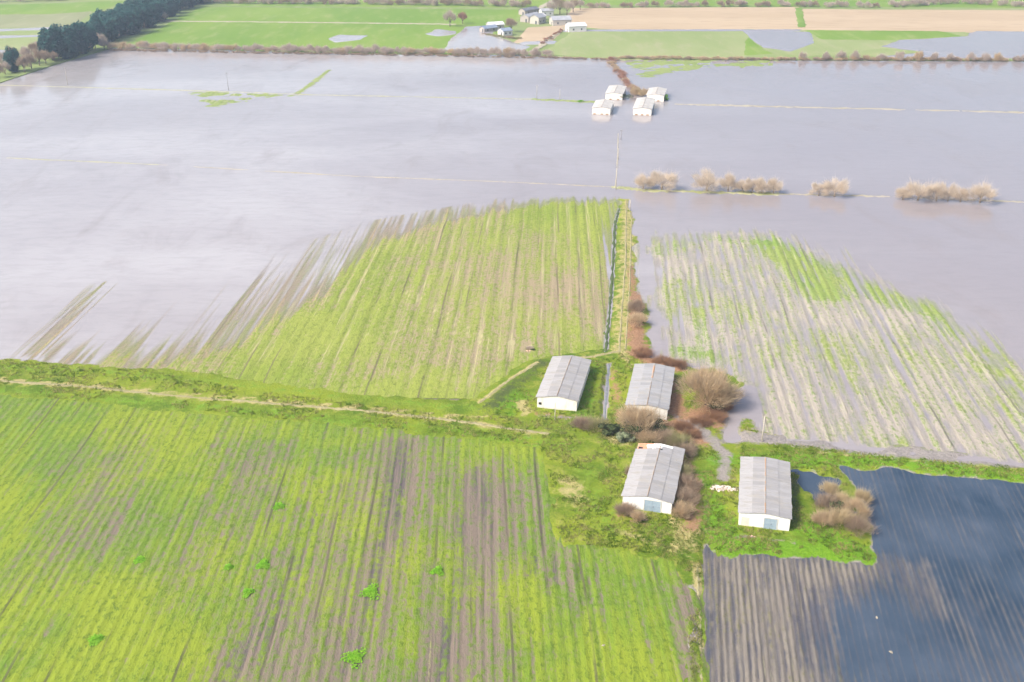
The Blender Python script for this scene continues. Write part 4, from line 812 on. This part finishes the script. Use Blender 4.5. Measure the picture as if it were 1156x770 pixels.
pole(76.5, 96, 8.6, 'pale utility pole in the water below the tall pines'); pole(258, 102, 8.6, 'faint utility pole on the grass patch of the far bank', mat=WOODG); pole(606, 111, 6.2, 'utility pole on a tuft along the far bank left of the drowned barns'); pole(632, 112, 4.8, 'thin pole on the far bank nearest the drowned barns', False)
pole(695.3, 214, 8.2, 'white topped utility pole where the drowned track crosses the bank'); pole(701, 158, 4.2, 'dark stub pole out in the flood below the drowned barns', mat=WOODG); pole(698, 180, 4.2, 'pale leaning pole halfway along the drowned track', False)
pole(860, 498.5, 5.6, 'pale utility pole on the grass above the dark pond', False); pole(626.5, 475, 3.9, 'slim pole standing before the stained gable', False, r=.09); pole(684.5, 479, 4.2, 'slim pole at the lower end of the channel', False, r=.09); pole(743.5, 483, 4.0, 'slim pole at the front right corner of the blue grey barn', False, r=.09)
pole(711, 238, 3.6, 'short weathered post at the flooded end of the track', False, r=.16)

# ------------------------------------------------------------------ rubble, heap, stones
STONE = simple('pale_rubble', (.58, .50, .43), (.46, .39, .34), 1.5, .9, .2); CLOD = simple('dull_clod', (.3, .27, .22), (.22, .2, .16), 3, .9, .2); STONEB = simple('brick_rubble', (.46, .30, .22), (.5, .36, .28), 1.5, .9, .2)
def heap(px, py, sx, sy, n, r, lab, name, mat, seed, dome=.5, rz=0):
    x, y, z = ground_at(px, py); m = MB(); gg = random.Random(seed)
    for i in range(n):
        a, q = gg.gauss(0, .42), gg.gauss(0, .42); m.rock((a * sx, q * sy, max(0, dome * (1 - a * a - q * q)) * gg.uniform(.2, .9)), gg.uniform(*r), gg.random())
    return tag(m.build(name, mat, None, False, (x, y, z), rz), lab, name.replace('_', ' '))
heap(813, 552, 2.0, .9, 70, (.12, .3), 'heap of pale rubble on the grass left of the pondside barn', 'rubble_heap', STONE, 1)
heap(825, 553.5, 1.1, .4, 60, (.1, .2), 'thin trail of rubble reaching the pondside barn wall', 'rubble_heap', STONE, 2)
h_ = heap(596, 396, 1.0, .5, 24, (.18, .36), 'small heap of dark and pale debris alone in the sown field', 'debris_heap', STONEB, 3, .5)
shrub('brush_pile', 597.5, 393.5, 2.4, 1.0, TWIG_GREY, 'tangle of dark brush on the debris heap in the sown field', 3000, n=700, cat='brush pile', tw=(.02, .06))
shrub('brush_pile', 602, 395, 1.0, .8, IVY, 'dark clump at the right end of the debris heap', 3001, 'leaf', 260, cat='brush pile')
heap(849, 606, .5, .25, 12, (.08, .16), 'orange brown bricks lying before the pondside barn', 'brick_heap', STONEB, 5, .2)
for i, (px, py, lab) in enumerate([(681, 730, 'single pale stone in the foreground sown field'), (990, 697, 'pale clod standing out of the dark pond'), (1006, 736, 'pale clod lower down in the dark pond')]):
    x, y = G(px, py, .1); m = MB().rock((0, 0, .1), .22, i + 3).rock((.18, .08, .06), .14, i + 9).rock((-.15, -.06, .05), .13, i + 20); tag(m.build('stone', CLOD, None, False, (x, y, .25 if i == 0 else 0), i), lab, 'stone')

# ------------------------------------------------------------------ air
hx = NT('haze_air'); nt = hx.t
for l_ in list(nt.links): nt.links.remove(l_)
nt.nodes.remove(hx.b); pv = nt.nodes.new('ShaderNodeVolumePrincipled'); om = [n for n in nt.nodes if n.type == 'OUTPUT_MATERIAL'][0]; nt.links.new(pv.outputs[0], om.inputs['Volume'])
pv.inputs['Color'].default_value = (.66, .80, 1.0, 1); pv.inputs['Density'].default_value = .00022; pv.inputs['Anisotropy'].default_value = .2
h_ = MB().box(-7200, 7200, -3200, 9200, -2, 104).build('haze', hx.m); h_['kind'] = 'stuff'
